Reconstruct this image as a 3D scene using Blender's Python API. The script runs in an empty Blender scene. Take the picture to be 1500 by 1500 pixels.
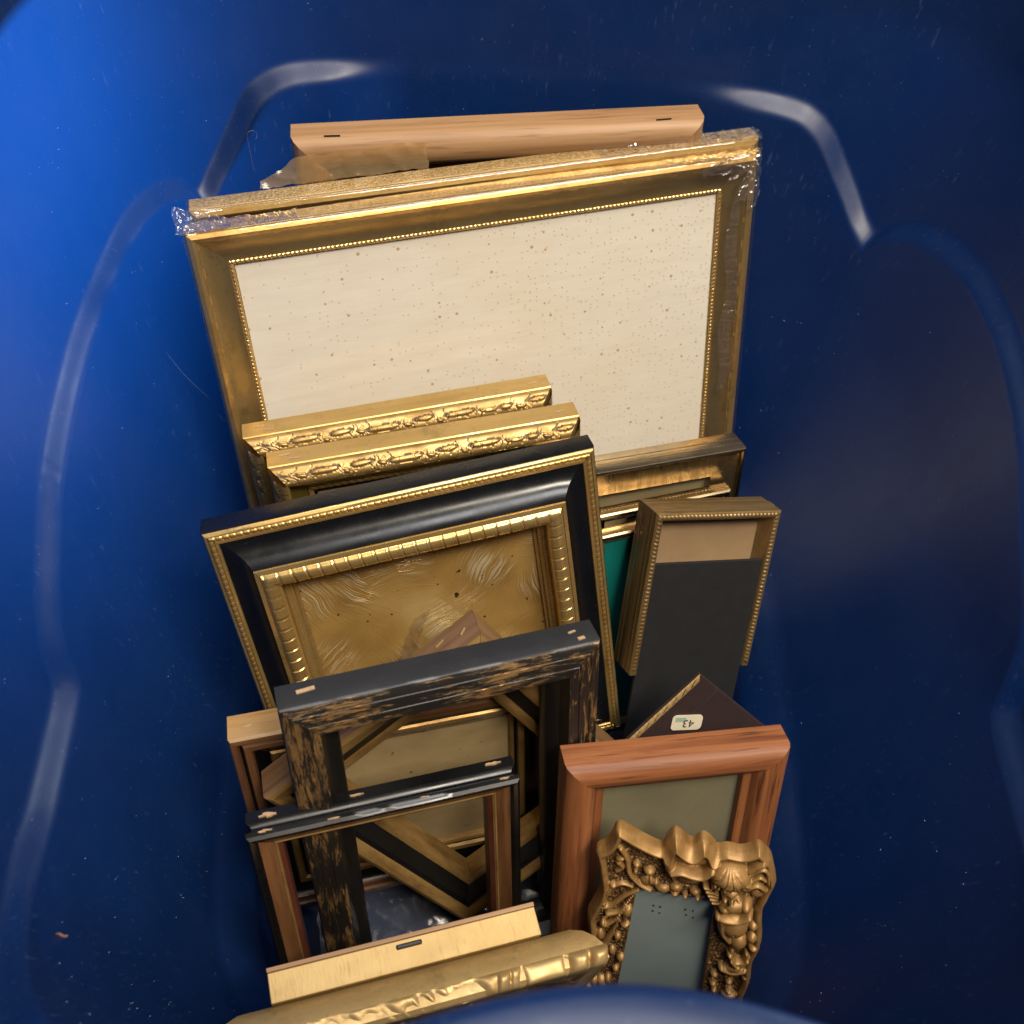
import bpy, math, random
import numpy as np
from mathutils import Vector, Matrix, noise as mnoise

R = math.radians
S = bpy.context.scene
COL = S.collection
rng = random.Random(7)
nrng = np.random.RandomState(5)

# ------------------------------------------------------------------ camera
def cam_axes(yaw, pitch, roll):
    cy, sy = math.cos(yaw), math.sin(yaw)
    f = Vector((sy*math.cos(pitch), cy*math.cos(pitch), -math.sin(pitch)))
    r0 = Vector((cy, -sy, 0)); u0 = r0.cross(f)
    r = r0*math.cos(roll) + u0*math.sin(roll)
    u = -r0*math.sin(roll) + u0*math.cos(roll)
    return r, u, f
cd = bpy.data.cameras.new('camera'); cam = bpy.data.objects.new('camera', cd); COL.objects.link(cam)
r_, u_, f_ = cam_axes(0.1227, 0.9478, 0.1478)
M4 = Matrix((( r_.x, u_.x, -f_.x, -0.0635), (r_.y, u_.y, -f_.y, -0.4177), (r_.z, u_.z, -f_.z, 0.4804), (0, 0, 0, 1)))
cam.matrix_world = M4
cd.sensor_width = 36; cd.lens = 36.0; cd.clip_start = .01; cd.clip_end = 100
cd.dof.use_dof = True; cd.dof.focus_distance = .66; cd.dof.aperture_fstop = 9.0
S.camera = cam

# ------------------------------------------------------------------ light
W = bpy.data.worlds.new('World'); S.world = W; W.use_nodes = True
bg = W.node_tree.nodes['Background']
bg.inputs[0].default_value = (.62, .56, .50, 1); bg.inputs[1].default_value = .18

def area_lamp(name, loc, target, sx, sy, power, col):
    l = bpy.data.lights.new(name, 'AREA'); l.shape = 'RECTANGLE'; l.size = sx; l.size_y = sy
    l.energy = power; l.color = col
    o = bpy.data.objects.new(name, l); COL.objects.link(o)
    o.location = loc
    o.rotation_euler = (Vector(target) - Vector(loc)).to_track_quat('-Z', 'Y').to_euler()
    return o
area_lamp('ceiling_lamp', (.75, -.85, 2.5), (0, 0, -.1), 1.5, .5, 97, (1, .89, .735))
area_lamp('ceiling_lamp', (.10, .22, 2.5), (0, 0, -.1), 1.6, .6, 38, (.98, .97, .95))
area_lamp('window_light', (2.1, 1.55, 1.05), (-.3, .0, .05), 1.1, .7, 42, (.82, .90, 1))
wl = area_lamp('wall_glow_fill', (-1.25, .32, .11), (-.33, .09, .135), .3, .16, 6.9, (.85, .93, 1))  # added fill light, kept below the rim so the left wall glows through
wl.data.spread = R(36)

vs = S.view_settings
S.display_settings.display_device = 'sRGB'
vs.view_transform = 'Standard'; vs.look = 'None'; vs.exposure = 0; vs.gamma = 1; vs.use_curve_mapping = False
S.cycles.max_bounces = 8; S.cycles.transparent_max_bounces = 16
S.cycles.caustics_reflective = False; S.cycles.caustics_refractive = False
S.cycles.use_denoising = True
S.cycles.sample_clamp_indirect = 4

# ------------------------------------------------------------------ materials
class N:
    def __init__(s, name):
        s.m = bpy.data.materials.new(name); s.m.use_nodes = True
        s.t = s.m.node_tree; s.b = s.t.nodes['Principled BSDF']
        s.tc = None
    def n(s, typ, **kw):
        nd = s.t.nodes.new(typ)
        for k, v in kw.items():
            if k.startswith('i_'): nd.inputs[k[2:].replace('_', ' ')].default_value = v
            else: setattr(nd, k, v)
        return nd
    def l(s, a, b): s.t.links.new(a, b)
    def co(s, scale=(1, 1, 1), rand=True):
        tc = s.n('ShaderNodeTexCoord'); mp = s.n('ShaderNodeMapping'); mp.inputs['Scale'].default_value = scale
        if rand:
            oi = s.n('ShaderNodeObjectInfo'); ad = s.n('ShaderNodeVectorMath', operation='ADD')
            ml = s.n('ShaderNodeMath', operation='MULTIPLY'); ml.inputs[1].default_value = 3.7
            s.l(oi.outputs['Random'], ml.inputs[0])
            s.l(tc.outputs['Object'], ad.inputs[0]); s.l(ml.outputs[0], ad.inputs[1]); s.l(ad.outputs[0], mp.inputs['Vector'])
        else: s.l(tc.outputs['Object'], mp.inputs['Vector'])
        return mp.outputs[0]
    def noise(s, vec, scale, detail=4, rough=.55, dist=0):
        nd = s.n('ShaderNodeTexNoise'); nd.inputs['Scale'].default_value = scale; nd.inputs['Detail'].default_value = detail
        nd.inputs['Roughness'].default_value = rough; nd.inputs['Distortion'].default_value = dist
        s.l(vec, nd.inputs['Vector']); return nd.outputs['Fac']
    def ramp(s, fac, stops, interp='LINEAR'):
        r = s.n('ShaderNodeValToRGB'); r.color_ramp.interpolation = interp
        e = r.color_ramp.elements
        while len(e) < len(stops): e.new(.5)
        for el, (p, c) in zip(e, stops):
            el.position = p; el.color = (c, c, c, 1) if isinstance(c, (int, float)) else (*c, 1)
        s.l(fac, r.inputs[0]); return r.outputs[0]
    def mix(s, fac, a, b, mode='MIX'):
        m = s.n('ShaderNodeMix', data_type='RGBA', blend_type=mode)
        for k, v in (('Factor', fac), ('A', a), ('B', b)):
            i = [x for x in m.inputs if x.name == k and x.type == ('VALUE' if k == 'Factor' else 'RGBA')][0]
            if isinstance(v, bpy.types.NodeSocket): s.l(v, i)
            else: i.default_value = v if k == 'Factor' else (*v, 1)
        return [o for o in m.outputs if o.type == 'RGBA'][0]
    def math(s, op, a, b=None):
        m = s.n('ShaderNodeMath', operation=op)
        for i, v in enumerate((a, b)):
            if v is None: continue
            if isinstance(v, bpy.types.NodeSocket): s.l(v, m.inputs[i])
            else: m.inputs[i].default_value = v
        return m.outputs[0]
    def bump(s, h, strength=.3, dist=.001):
        b = s.n('ShaderNodeBump'); b.inputs['Strength'].default_value = strength; b.inputs['Distance'].default_value = dist
        s.l(h, b.inputs['Height']); s.l(b.outputs[0], s.b.inputs['Normal']); return b.outputs[0]
    def set(s, **kw):
        for k, v in kw.items():
            i = s.b.inputs[k.replace('_', ' ')]
            if isinstance(v, bpy.types.NodeSocket): s.l(v, i)
            elif isinstance(v, tuple): i.default_value = (*v, 1) if len(v) == 3 else v
            else: i.default_value = v
        return s

def gold(name, hi, lo, metal=.85, rough=.34, ns=90, bump=.15, stretch=(.5, 1, 1), bscale=500, bdist=.0004):
    m = N(name); v = m.co(stretch); a = m.noise(v, ns, 5, .6)
    c = m.ramp(a, [(.3, lo), (.62, hi)])
    v2 = m.co(); f = m.noise(v2, bscale, 3, .6)
    dirt = m.math('ADD', m.ramp(m.noise(v2, 260, 3, .7), [(.60, 0), (.76, 1)]), m.ramp(m.noise(v2, 42, 6, .72), [(.56, 0), (.66, .7)]))
    c = m.mix(m.math('MULTIPLY', dirt, .45), c, tuple(x*.3 for x in lo))
    m.set(Base_Color=c, Metallic=metal, Roughness=m.ramp(a, [(.3, rough+.12), (.7, rough-.06)]))
    m.bump(f, bump, bdist); return m.m
def crackle():
    m = N('gold_crackle_paint'); v = m.co((1, 1, 1)); st = m.noise(m.co((420, 60, 60)), 1, 3, .7)
    a = m.noise(v, 60, 4, .6)
    c = m.ramp(a, [(.3, (.50, .325, .115)), (.7, (.60, .405, .155))])
    c = m.mix(m.math('MULTIPLY', m.ramp(st, [(.58, 0), (.68, 1)]), .4), c, (.34, .20, .07))
    m.set(Base_Color=c, Metallic=.3, Roughness=.5); m.bump(st, .5, .0005); return m.m
def wood(name, cols, rough=.42, sc=(6, 90, 90), bump=.25, coat=0., pores=.5):
    m = N(name); v = m.co(sc); a = m.noise(v, 1.6, 6, .6, .6)
    b = m.noise(m.co((20, 420, 420)), 1.0, 3, .6)
    c = m.ramp(a, [(.28, cols[0]), (.5, cols[1]), (.72, cols[2])])
    p = m.ramp(b, [(.30, 1), (.42, 0)])
    c = m.mix(m.math('MULTIPLY', p, pores), c, tuple(x*.25 for x in cols[0]))
    m.set(Base_Color=c, Roughness=rough, Coat_Weight=coat, Coat_Roughness=.2)
    m.bump(b, bump, .0005); return m.m
def lacquer(name, col=(.0045, .0045, .005), rough=.27, dust=.3):
    m = N(name); v = m.co()
    s = m.ramp(m.noise(v, 700, 2, .5), [(.68, 0), (.74, 1)])
    s2 = m.noise(v, 25, 4, .6)
    c = m.mix(m.math('MULTIPLY', s, dust*.25), col, (.30, .28, .25))
    m.set(Base_Color=c, Roughness=m.ramp(s2, [(.3, rough-.07), (.7, rough+.12)]))
    m.bump(m.noise(v, 160, 3), .06, .0005); return m.m
def distressed(name, gold_hi, gold_lo, amount=.5):
    m = N(name); v = m.co((1.3, 9, 9))
    a = m.noise(v, 42, 12, .82, .5); big = m.noise(m.co((1, 1, 1)), 22, 3, .5)
    f = m.math('ADD', m.math('MULTIPLY', a, .75), m.math('MULTIPLY', big, .35))
    mask = m.ramp(f, [(amount-.02, 0), (amount+.035, 1)])
    g = m.ramp(m.noise(m.co((1, 3, 3)), 90, 5, .6), [(.3, gold_lo), (.7, gold_hi)])
    m.set(Base_Color=m.mix(mask, g, (.012, .010, .008)), Metallic=m.ramp(mask, [(0, .55), (1, 0)]), Roughness=.42)
    m.bump(mask, .35, .0004); return m.m
def plain(name, col, rough=.5, metal=0., nz=0., ns=60, bump=.0):
    m = N(name)
    if nz:
        a = m.noise(m.co(), ns, 5, .6)
        m.set(Base_Color=m.ramp(a, [(.25, tuple(x*(1-nz) for x in col)), (.75, tuple(min(1, x*(1+nz)) for x in col))]))
        if bump: m.bump(a, bump, .0006)
    else: m.set(Base_Color=col)
    m.set(Roughness=rough, Metallic=metal); return m.m
def film(name, tint=(1, .97, .9), bscale=70, bump=.6, fac=1.0, rough=.12, haze=.03, hazecol=(.75, .72, .66)):
    m = N(name); t = m.t
    out = t.nodes['Material Output']; t.nodes.remove(m.b)
    tr = m.n('ShaderNodeBsdfTransparent'); tr.inputs[0].default_value = (*tint, 1)
    gl = m.n('ShaderNodeBsdfGlossy'); gl.inputs['Roughness'].default_value = rough; gl.inputs[0].default_value = (1, 1, 1, 1)
    df = m.n('ShaderNodeBsdfDiffuse'); df.inputs[0].default_value = (*hazecol, 1)
    fr = m.n('ShaderNodeLayerWeight'); fr.inputs['Blend'].default_value = .5
    v = m.co()
    h = m.noise(v, bscale, 4, .6, 1.2)
    b = m.n('ShaderNodeBump'); b.inputs['Strength'].default_value = bump; b.inputs['Distance'].default_value = .003
    m.l(h, b.inputs['Height'])
    for nd in (gl, fr): m.l(b.outputs[0], nd.inputs['Normal'])
    mx = m.n('ShaderNodeMixShader'); m.l(m.math('MULTIPLY', m.math('ADD', m.math('MULTIPLY', m.math('POWER', fr.outputs['Facing'], 4.5), .9), .045), fac), mx.inputs[0])
    mh = m.n('ShaderNodeMixShader'); mh.inputs[0].default_value = haze
    m.l(tr.outputs[0], mh.inputs[1]); m.l(df.outputs[0], mh.inputs[2])
    m.l(mh.outputs[0], mx.inputs[1]); m.l(gl.outputs[0], mx.inputs[2]); m.l(mx.outputs[0], out.inputs[0])
    return m.m
def glass_mat(name, rough=.03, tint=(.97, .98, .97), haze=.02):
    return film(name, tint, 6, .02, 1.0, rough, haze)

G = {}
G['gilt'] = gold('gilt_leaf', (.74, .49, .18), (.48, .28, .08), .8)
G['gilt_crackle'] = crackle()
G['gilt_pale'] = gold('gilt_pale', (.66, .45, .19), (.50, .32, .12), .5, .44)
G['gilt_tex'] = gold('gilt_crackle', (.78, .55, .24), (.30, .18, .06), .7, .40, 520, 1.0, (1, 1, 1), 620, .0016)
G['gilt_cove'] = gold('gilt_antique', (.50, .36, .15), (.30, .20, .07), .85, .36, 40, .12, (.3, 1, 1))
G['gilt_paint'] = gold('gold_paint', (.52, .345, .125), (.40, .255, .08), .6, .42, 30, .12, (.3, 2, 2), 1400)
G['gilt_carved'] = gold('gilt_carved', (.46, .30, .11), (.26, .15, .045), .75, .38, 120, .1)
G['gilt_green'] = gold('gilt_liner', (.62, .47, .12), (.44, .30, .06), .9, .25, 40, .2, (.2, 3, 3))
G['gilt_bright'] = gold('gilt_bright', (.80, .56, .22), (.62, .39, .12), .8, .26, 50, .1)
G['gilt_worn'] = gold('gilt_worn', (.52, .32, .11), (.24, .125, .036), .55, .38, 70, .25, (.4, 1.5, 1.5))
G['gilt_tan'] = gold('gilt_tan', (.36, .235, .10), (.21, .125, .045), .7, .4, 60, .3, (.4, 2, 2))
G['brass'] = gold('brass', (.56, .44, .28), (.38, .28, .16), 1., .18, 20, .05, (.3, 1, 1))
G['brass_flat'] = gold('brass_brushed', (.34, .245, .12), (.20, .14, .065), .9, .27, 30, .1, (8, .4, 1))
G['black'] = lacquer('black_lacquer')
G['black_soft'] = lacquer('black_satin', (.007, .0065, .006), .38, .3)
G['black_grey'] = lacquer('black_grey_paint', (.016, .0165, .019), .42, .3)
G['pine'] = wood('pine_wood', [(.25, .122, .05), (.35, .19, .083), (.43, .25, .12)], .55, (3, 70, 70), .2, 0, .4)
G['oak'] = wood('red_oak', [(.135, .038, .011), (.26, .088, .028), (.36, .14, .052)], .56, (4, 95, 95), .4, 0., .75)
G['walnut'] = wood('walnut', [(.09, .037, .014), (.16, .068, .026), (.24, .11, .045)], .38, (5, 80, 80), .2, .2, .5)
G['redbrown'] = wood('red_brown_wood', [(.115, .058, .024), (.185, .097, .040), (.24, .135, .058)], .45, (5, 80, 80), .2, .1, .4)
G['sidewood'] = wood('gold_brown_wood', [(.26, .14, .045), (.36, .20, .07), (.44, .26, .10)], .4, (5, 80, 80), .2, .1, .3)
G['redline'] = plain('red_clay_paint', (.10, .028, .016), .4, 0, .3)
G['distress'] = distressed('distressed_gold', (.46, .27, .10), (.28, .14, .045), .50)
G['distress_dark'] = distressed('distressed_dark', (.36, .23, .10), (.20, .11, .04), .56)
G['glaze'] = plain('dark_glaze', (.045, .022, .006), .4)
G['glass'] = glass_mat('frame_glass')
G['wrap'] = film('shrink_wrap', (1, .99, .97), 60, .10, .9, .08, .006)
G['wrap_crisp'] = film('crinkled_film', (1, .985, .95), 130, .2, 3.2, .07, .035)
G['floor_film'] = film('floor_film', (.97, .97, .95), 70, .15, 1.0, .16, .03)
G['wrap_brown'] = film('yellowed_film', (.88, .74, .50), 60, .3, 1.2, .2, .30, (.50, .34, .16))
G['bare_wood'] = plain('bare_wood_chip', (.44, .28, .155), .7, 0, .25, 300)
G['staple'] = plain('dull_staple', (.52, .36, .22), .5, .0, .3, 400)
G['iron'] = plain('dark_iron', (.035, .03, .028), .45, .7)
G['velvet'] = plain('black_board', (.006, .0056, .006), .75, 0, .3, 120, .2)
G['kraft'] = plain('tan_board', (.27, .17, .085), .8, 0, .14, 40, .1)
G['teal'] = plain('teal_card', (.0, .145, .125), .55, 0, .1, 30)
G['grey_back'] = plain('grey_board', (.25, .21, .12), .5, 0, .12, 25)
G['blue_grey'] = plain('blue_grey_board', (.29, .345, .345), .45, 0, .12, 20)
G['album'] = plain('dark_brown_leatherette', (.034, .019, .018), .55, 0, .15, 200, .2)
G['sticker'] = plain('cream_sticker', (.70, .62, .45), .6, 0, .06)
G['ink'] = plain('dark_ink', (.03, .03, .03), .6)
G['ink_teal'] = plain('teal_ink', (.05, .25, .25), .6)

def mat_paper():
    m = N('foxed_paper'); v = m.co(rand=False)
    base = m.ramp(m.noise(m.co((1.2, 5, 1), False), 30, 4, .6), [(.3, (.80, .735, .625)), (.7, (.85, .79, .69))])
    vo = m.n('ShaderNodeTexVoronoi', voronoi_dimensions='2D'); vo.inputs['Scale'].default_value = 75; vo.inputs['Randomness'].default_value = 1
    m.l(v, vo.inputs['Vector'])
    sx = m.n('ShaderNodeSeparateXYZ'); m.l(v, sx.inputs[0])
    dens = m.math('ADD', m.math('MULTIPLY', sx.outputs[0], 1.5), m.math('MULTIPLY', m.noise(v, 9, 3), .75))
    sep = m.n('ShaderNodeSeparateColor'); m.l(vo.outputs['Color'], sep.inputs[0])
    on = m.math('LESS_THAN', sep.outputs[0], m.math('MAXIMUM', m.math('SUBTRACT', dens, .02), .08))
    spot = m.math('MULTIPLY', m.math('LESS_THAN', vo.outputs['Distance'], m.math('MULTIPLY', m.math('ADD', sep.outputs[1], .25), .075)), on)
    v3 = m.n('ShaderNodeTexVoronoi', voronoi_dimensions='2D'); v3.inputs['Scale'].default_value = 210; m.l(v, v3.inputs['Vector'])
    sp2 = m.n('ShaderNodeSeparateColor'); m.l(v3.outputs['Color'], sp2.inputs[0])
    on2 = m.math('LESS_THAN', sp2.outputs[0], m.math('MAXIMUM', m.math('SUBTRACT', dens, .08), .02))
    spot2 = m.math('MULTIPLY', m.math('LESS_THAN', v3.outputs['Distance'], .13), on2)
    base = m.mix(m.math('MULTIPLY', m.ramp(m.noise(v, 5.5, 4, .6), [(.40, 0), (.68, 1)]), .35), base, (.78, .65, .44))
    base = m.mix(m.math('MULTIPLY', m.ramp(m.noise(m.co((3, 60, 1), False), 9, 5, .7), [(.50, 0), (.66, 1)]), .14), base, (.60, .50, .36))
    c = m.mix(m.math('MULTIPLY', spot, .8), base, (.44, .27, .11))
    c = m.mix(m.math('MULTIPLY', spot2, .5), c, (.44, .29, .14))
    m.set(Base_Color=c, Roughness=.7)
    m.bump(m.noise(m.co((1, 9, 1), False), 160, 4, .6), .05, .0004); return m.m
G['paper'] = mat_paper()
def mat_beige(name, a, b):
    m = N(name); v = m.co((1, 2, 1)); n1 = m.noise(v, 28, 5, .6)
    sp = m.ramp(m.noise(v, 190, 1, .4), [(.74, 0), (.78, 1)])
    m.set(Base_Color=m.mix(m.math('MULTIPLY', sp, .8), m.ramp(n1, [(.3, a), (.7, b)]), (.05, .03, .015)), Roughness=.55); return m.m
G['beige'] = mat_beige('aged_backing', (.27, .19, .085), (.37, .27, .135))
def mat_foil():
    m = N('feathered_gold_foil'); v = m.co(rand=False)
    wv = m.n('ShaderNodeTexNoise'); wv.inputs['Scale'].default_value = 30; wv.inputs['Detail'].default_value = 2; m.l(v, wv.inputs['Vector'])
    ws = m.n('ShaderNodeVectorMath', operation='SCALE'); ws.inputs['Scale'].default_value = .014; m.l(wv.outputs['Color'], ws.inputs[0])
    wa = m.n('ShaderNodeVectorMath', operation='ADD'); m.l(v, wa.inputs[0]); m.l(ws.outputs[0], wa.inputs[1])
    vo = m.n('ShaderNodeTexVoronoi', voronoi_dimensions='2D'); vo.inputs['Scale'].default_value = 27; m.l(wa.outputs[0], vo.inputs['Vector'])
    sc_ = m.n('ShaderNodeSeparateColor'); m.l(vo.outputs['Color'], sc_.inputs[0])
    ang = m.math('MULTIPLY', sc_.outputs[0], 6.28)
    vr = m.n('ShaderNodeVectorRotate', rotation_type='Z_AXIS'); m.l(wa.outputs[0], vr.inputs['Vector']); m.l(ang, vr.inputs['Angle'])
    mp = m.n('ShaderNodeMapping'); mp.inputs['Scale'].default_value = (38, 900, 38); m.l(vr.outputs[0], mp.inputs['Vector'])
    st = m.noise(mp.outputs[0], 1, 3, .6)
    mask = m.ramp(m.math('MULTIPLY', m.math('SUBTRACT', 1.05, m.math('MULTIPLY', vo.outputs['Distance'], 1.3)), m.ramp(sc_.outputs[1], [(.12, .6), (.5, 1)])), [(.36, 0), (.72, 1)])
    c = m.ramp(m.noise(v, 12, 3, .5), [(.32, (.36, .195, .05)), (.5, (.60, .37, .11)), (.68, (.80, .58, .25))])
    c = m.mix(m.math('MULTIPLY', m.ramp(st, [(.50, 0), (.64, 1)]), m.math('MULTIPLY', mask, .8)), c, (.92, .80, .55))
    sp = m.ramp(m.noise(v, 170, 1, .3), [(.75, 0), (.77, 1)])
    c = m.mix(sp, c, (.06, .03, .01))
    m.set(Base_Color=c, Metallic=.5, Roughness=m.ramp(st, [(.3, .22), (.7, .42)]))
    m.bump(m.math('MULTIPLY', st, m.math('ADD', mask, .25)), .8, .0012); return m.m
G['foil'] = mat_foil()
def mat_plastic():
    m = N('blue_plastic'); v = m.co(rand=False)
    a = m.noise(v, 9, 4, .6)
    c = m.ramp(a, [(.3, (.0020, .0130, .060)), (.7, (.0026, .0170, .076))])
    fine = m.ramp(m.noise(v, 420, 2, .5), [(.70, 0), (.80, 1)])
    sc2 = m.ramp(m.noise(m.co((300, 300, 9), False), 1, 4, .7), [(.60, 0), (.74, 1)])
    pat = m.ramp(m.noise(v, 11, 4, .65), [(.42, 0), (.7, 1)])
    c = m.mix(m.math('MULTIPLY', m.math('MULTIPLY', sc2, pat), .34), c, (.16, .22, .38))
    c = m.mix(m.math('MULTIPLY', fine, .30), c, (.16, .22, .38))
    scr = m.noise(m.co((160, 160, 4), False), 1, 3, .7)
    m.set(Base_Color=c, Roughness=m.ramp(m.noise(v, 30, 5, .65), [(.25, .32), (.75, .48)]), Specular_IOR_Level=.42)
    h = m.math('ADD', m.math('MULTIPLY', m.noise(v, 1300, 2), .25), m.math('MULTIPLY', scr, .25))
    m.bump(h, .22, .0005)
    tl = m.n('ShaderNodeBsdfTranslucent'); tl.inputs[0].default_value = (.006, .105, .55, 1)
    mx = m.n('ShaderNodeMixShader'); mx.inputs[0].default_value = .06
    m.l(m.b.outputs[0], mx.inputs[1]); m.l(tl.outputs[0], mx.inputs[2]); m.l(mx.outputs[0], m.t.nodes['Material Output'].inputs[0])
    return m.m
G['plastic'] = mat_plastic()
def mat_concrete():
    m = N('concrete'); v = m.co(rand=False)
    m.set(Base_Color=m.ramp(m.noise(v, 6, 8, .65), [(.3, (.22, .21, .20)), (.7, (.34, .33, .31))]), Roughness=.8)
    m.bump(m.noise(v, 90, 5), .3, .002); return m.m
G['concrete'] = mat_concrete()

# ------------------------------------------------------------------ mesh helpers
def mesh_obj(name, verts, faces, mats, parent=None, mi=None, sharp=35, smooth=True):
    me = bpy.data.meshes.new(name); me.from_pydata([tuple(map(float, p)) for p in verts], [], faces)
    for m in (mats if isinstance(mats, (list, tuple)) else [mats]): me.materials.append(G[m] if isinstance(m, str) else m)
    if mi is not None: me.polygons.foreach_set('material_index', mi)
    if smooth:
        me.polygons.foreach_set('use_smooth', [True]*len(me.polygons))
        if sharp: me.set_sharp_from_angle(angle=R(sharp))
    me.update()
    o = bpy.data.objects.new(name, me); COL.objects.link(o)
    if parent is not None: o.parent = parent
    return o
def link_copy(o, parent, mat):
    c = o.copy(); COL.objects.link(c); c.parent = parent; c.matrix_local = mat; return c
def grid_faces(nu, nv, off=0):
    return [(off+i*nv+j, off+(i+1)*nv+j, off+(i+1)*nv+j+1, off+i*nv+j+1) for i in range(nu-1) for j in range(nv-1)]
def box(name, lo, hi, mat, parent=None, bevel=0):
    x0, y0, z0 = lo; x1, y1, z1 = hi
    v = [(x0, y0, z0), (x1, y0, z0), (x1, y1, z0), (x0, y1, z0), (x0, y0, z1), (x1, y0, z1), (x1, y1, z1), (x0, y1, z1)]
    f = [(3, 2, 1, 0), (4, 5, 6, 7), (0, 1, 5, 4), (1, 2, 6, 5), (2, 3, 7, 6), (3, 0, 4, 7)]
    o = mesh_obj(name, v, f, mat, parent, smooth=False)
    if bevel:
        b = o.modifiers.new('bevel', 'BEVEL'); b.width = bevel; b.segments = 2
    return o

def frame_basis(p):
    yaw, lean, roll = p[3:6]
    cy, sy = math.cos(yaw), math.sin(yaw)
    u0 = Vector((cy, sy, 0)); fwd = Vector((-sy, cy, 0))
    v0 = Vector((0, 0, 1))*math.cos(lean) + fwd*math.sin(lean)
    u = u0*math.cos(roll) + v0*math.sin(roll); v = -u0*math.sin(roll) + v0*math.cos(roll)
    return u, v, u.cross(v)

def thing(name, label, cat, mw, group=None):
    o = bpy.data.objects.new(name, None); o.empty_display_size = .02; COL.objects.link(o)
    o.matrix_world = mw; o['label'] = label; o['category'] = cat
    if group: o['group'] = group
    return o
def tag(o, label, cat, group=None):
    o['label'] = label; o['category'] = cat
    if group: o['group'] = group
    return o

def rail_mesh(name, L, prof, segmat, mats, nseg=24, wob=.00012, cut=None):
    """mitred moulding: x along the outer edge, y inward, z to the front. prof = closed loop of (inward, front)."""
    n = len(prof); V = []; Fc = []; MI = []
    for i in range(nseg+1):
        t = i/nseg
        for k, (a, b) in enumerate(prof):
            x0 = a + .00012; x1 = L - a - .00012
            if cut == 'end': x1 = L
            if cut == 'start': x0 = 0
            x = x0 + t*(x1-x0)
            j = wob*mnoise.noise(Vector((x*60, a*300, b*300 + 7*len(name))))
            V.append((x, a, b + j))
    for i in range(nseg):
        for k in range(n):
            k2 = (k+1) % n
            Fc.append((i*n+k, i*n+k2, (i+1)*n+k2, (i+1)*n+k)); MI.append(segmat[k])
    Fc.append(tuple(range(n))[::-1]); MI.append(segmat[0])
    Fc.append(tuple(nseg*n+k for k in range(n))); MI.append(segmat[0])
    return V, [f[::-1] for f in Fc], MI

def rail_mats(w, h):
    """local matrices of the four rails in the frame's own axes (x right, y up, z front; origin bottom centre)"""
    def m(o, x, y): return Matrix(((x[0], y[0], 0, o[0]), (x[1], y[1], 0, o[1]), (0, 0, 1, 0), (0, 0, 0, 1)))
    return [(m((w/2, h), (-1, 0), (0, -1)), w), (m((-w/2, h), (0, -1), (1, 0)), h),
            (m((-w/2, 0), (1, 0), (0, 1)), w), (m((w/2, 0), (0, 1), (-1, 0)), h)]

def relief(name, L, A, B, hf, mat, parent, pitch_n, nt=7):
    """carved strip laid on a rail between profile points A and B; hf(x, t) gives the height of the carving
    (and, where it returns a second array, where the dark glaze sits in the carver's cuts)"""
    ns = max(8, int(pitch_n)); X = np.linspace(0, 1, ns+1); T = np.linspace(0, 1, nt)
    XX, TT = np.meshgrid(X, T, indexing='ij')
    a = A[0] + (B[0]-A[0])*TT; b = A[1] + (B[1]-A[1])*TT
    x = a + .0002 + XX*(L - 2*a - .0004)
    nv = np.array([-(B[1]-A[1]), (B[0]-A[0])]); nv = nv/np.hypot(*nv)
    if nv[1] < -.2: nv = -nv
    H = hf(x, TT); mi = None; mats = mat
    if isinstance(H, tuple):
        H, dk = H; mats = [mat, 'glaze']
        q = (dk[:-1, :-1]+dk[1:, :-1]+dk[:-1, 1:]+dk[1:, 1:])/4
        mi = (q > .5).astype(int).ravel().tolist()
    H = H - .00015
    P = np.stack([x, a + nv[0]*H, b + nv[1]*H], -1).reshape(-1, 3)
    return mesh_obj(name, P, [f[::-1] for f in grid_faces(ns+1, nt)], mats, parent, mi, sharp=0)

def fr(x, p): return np.mod(x, p)/p
def h_bead(p, r): return lambda x, t: r*np.sqrt(np.clip(1-(2*fr(x, p)-1)**2, 0, 1))*np.sqrt(np.clip(1-(2*t-1)**2, 0, 1)) 
def h_half(r): return lambda x, t: r*np.sqrt(np.clip(1-(2*t-1)**2, 0, 1))
def h_rib(p, r, depth=.35, wgap=.16, liph=.10):
    def f(x, t):
        q = fr(x + t*p*.18, p); g = np.clip(1-np.abs(q-.5)/(wgap/2), 0, 1)
        lip = np.clip(1-np.abs(q-.5-wgap*.8)/(wgap*.5), 0, 1)
        return r*np.sqrt(np.clip(1-(2*t-1)**2, 0, 1))*(1-depth*g+liph*lip)
    return f
def h_rope(p, r): return lambda x, t: r*np.sqrt(np.clip(1-(2*t-1)**2, 0, 1))*(.55+.45*np.abs(np.sin(np.pi*(x/p + .8*t))))
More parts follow.
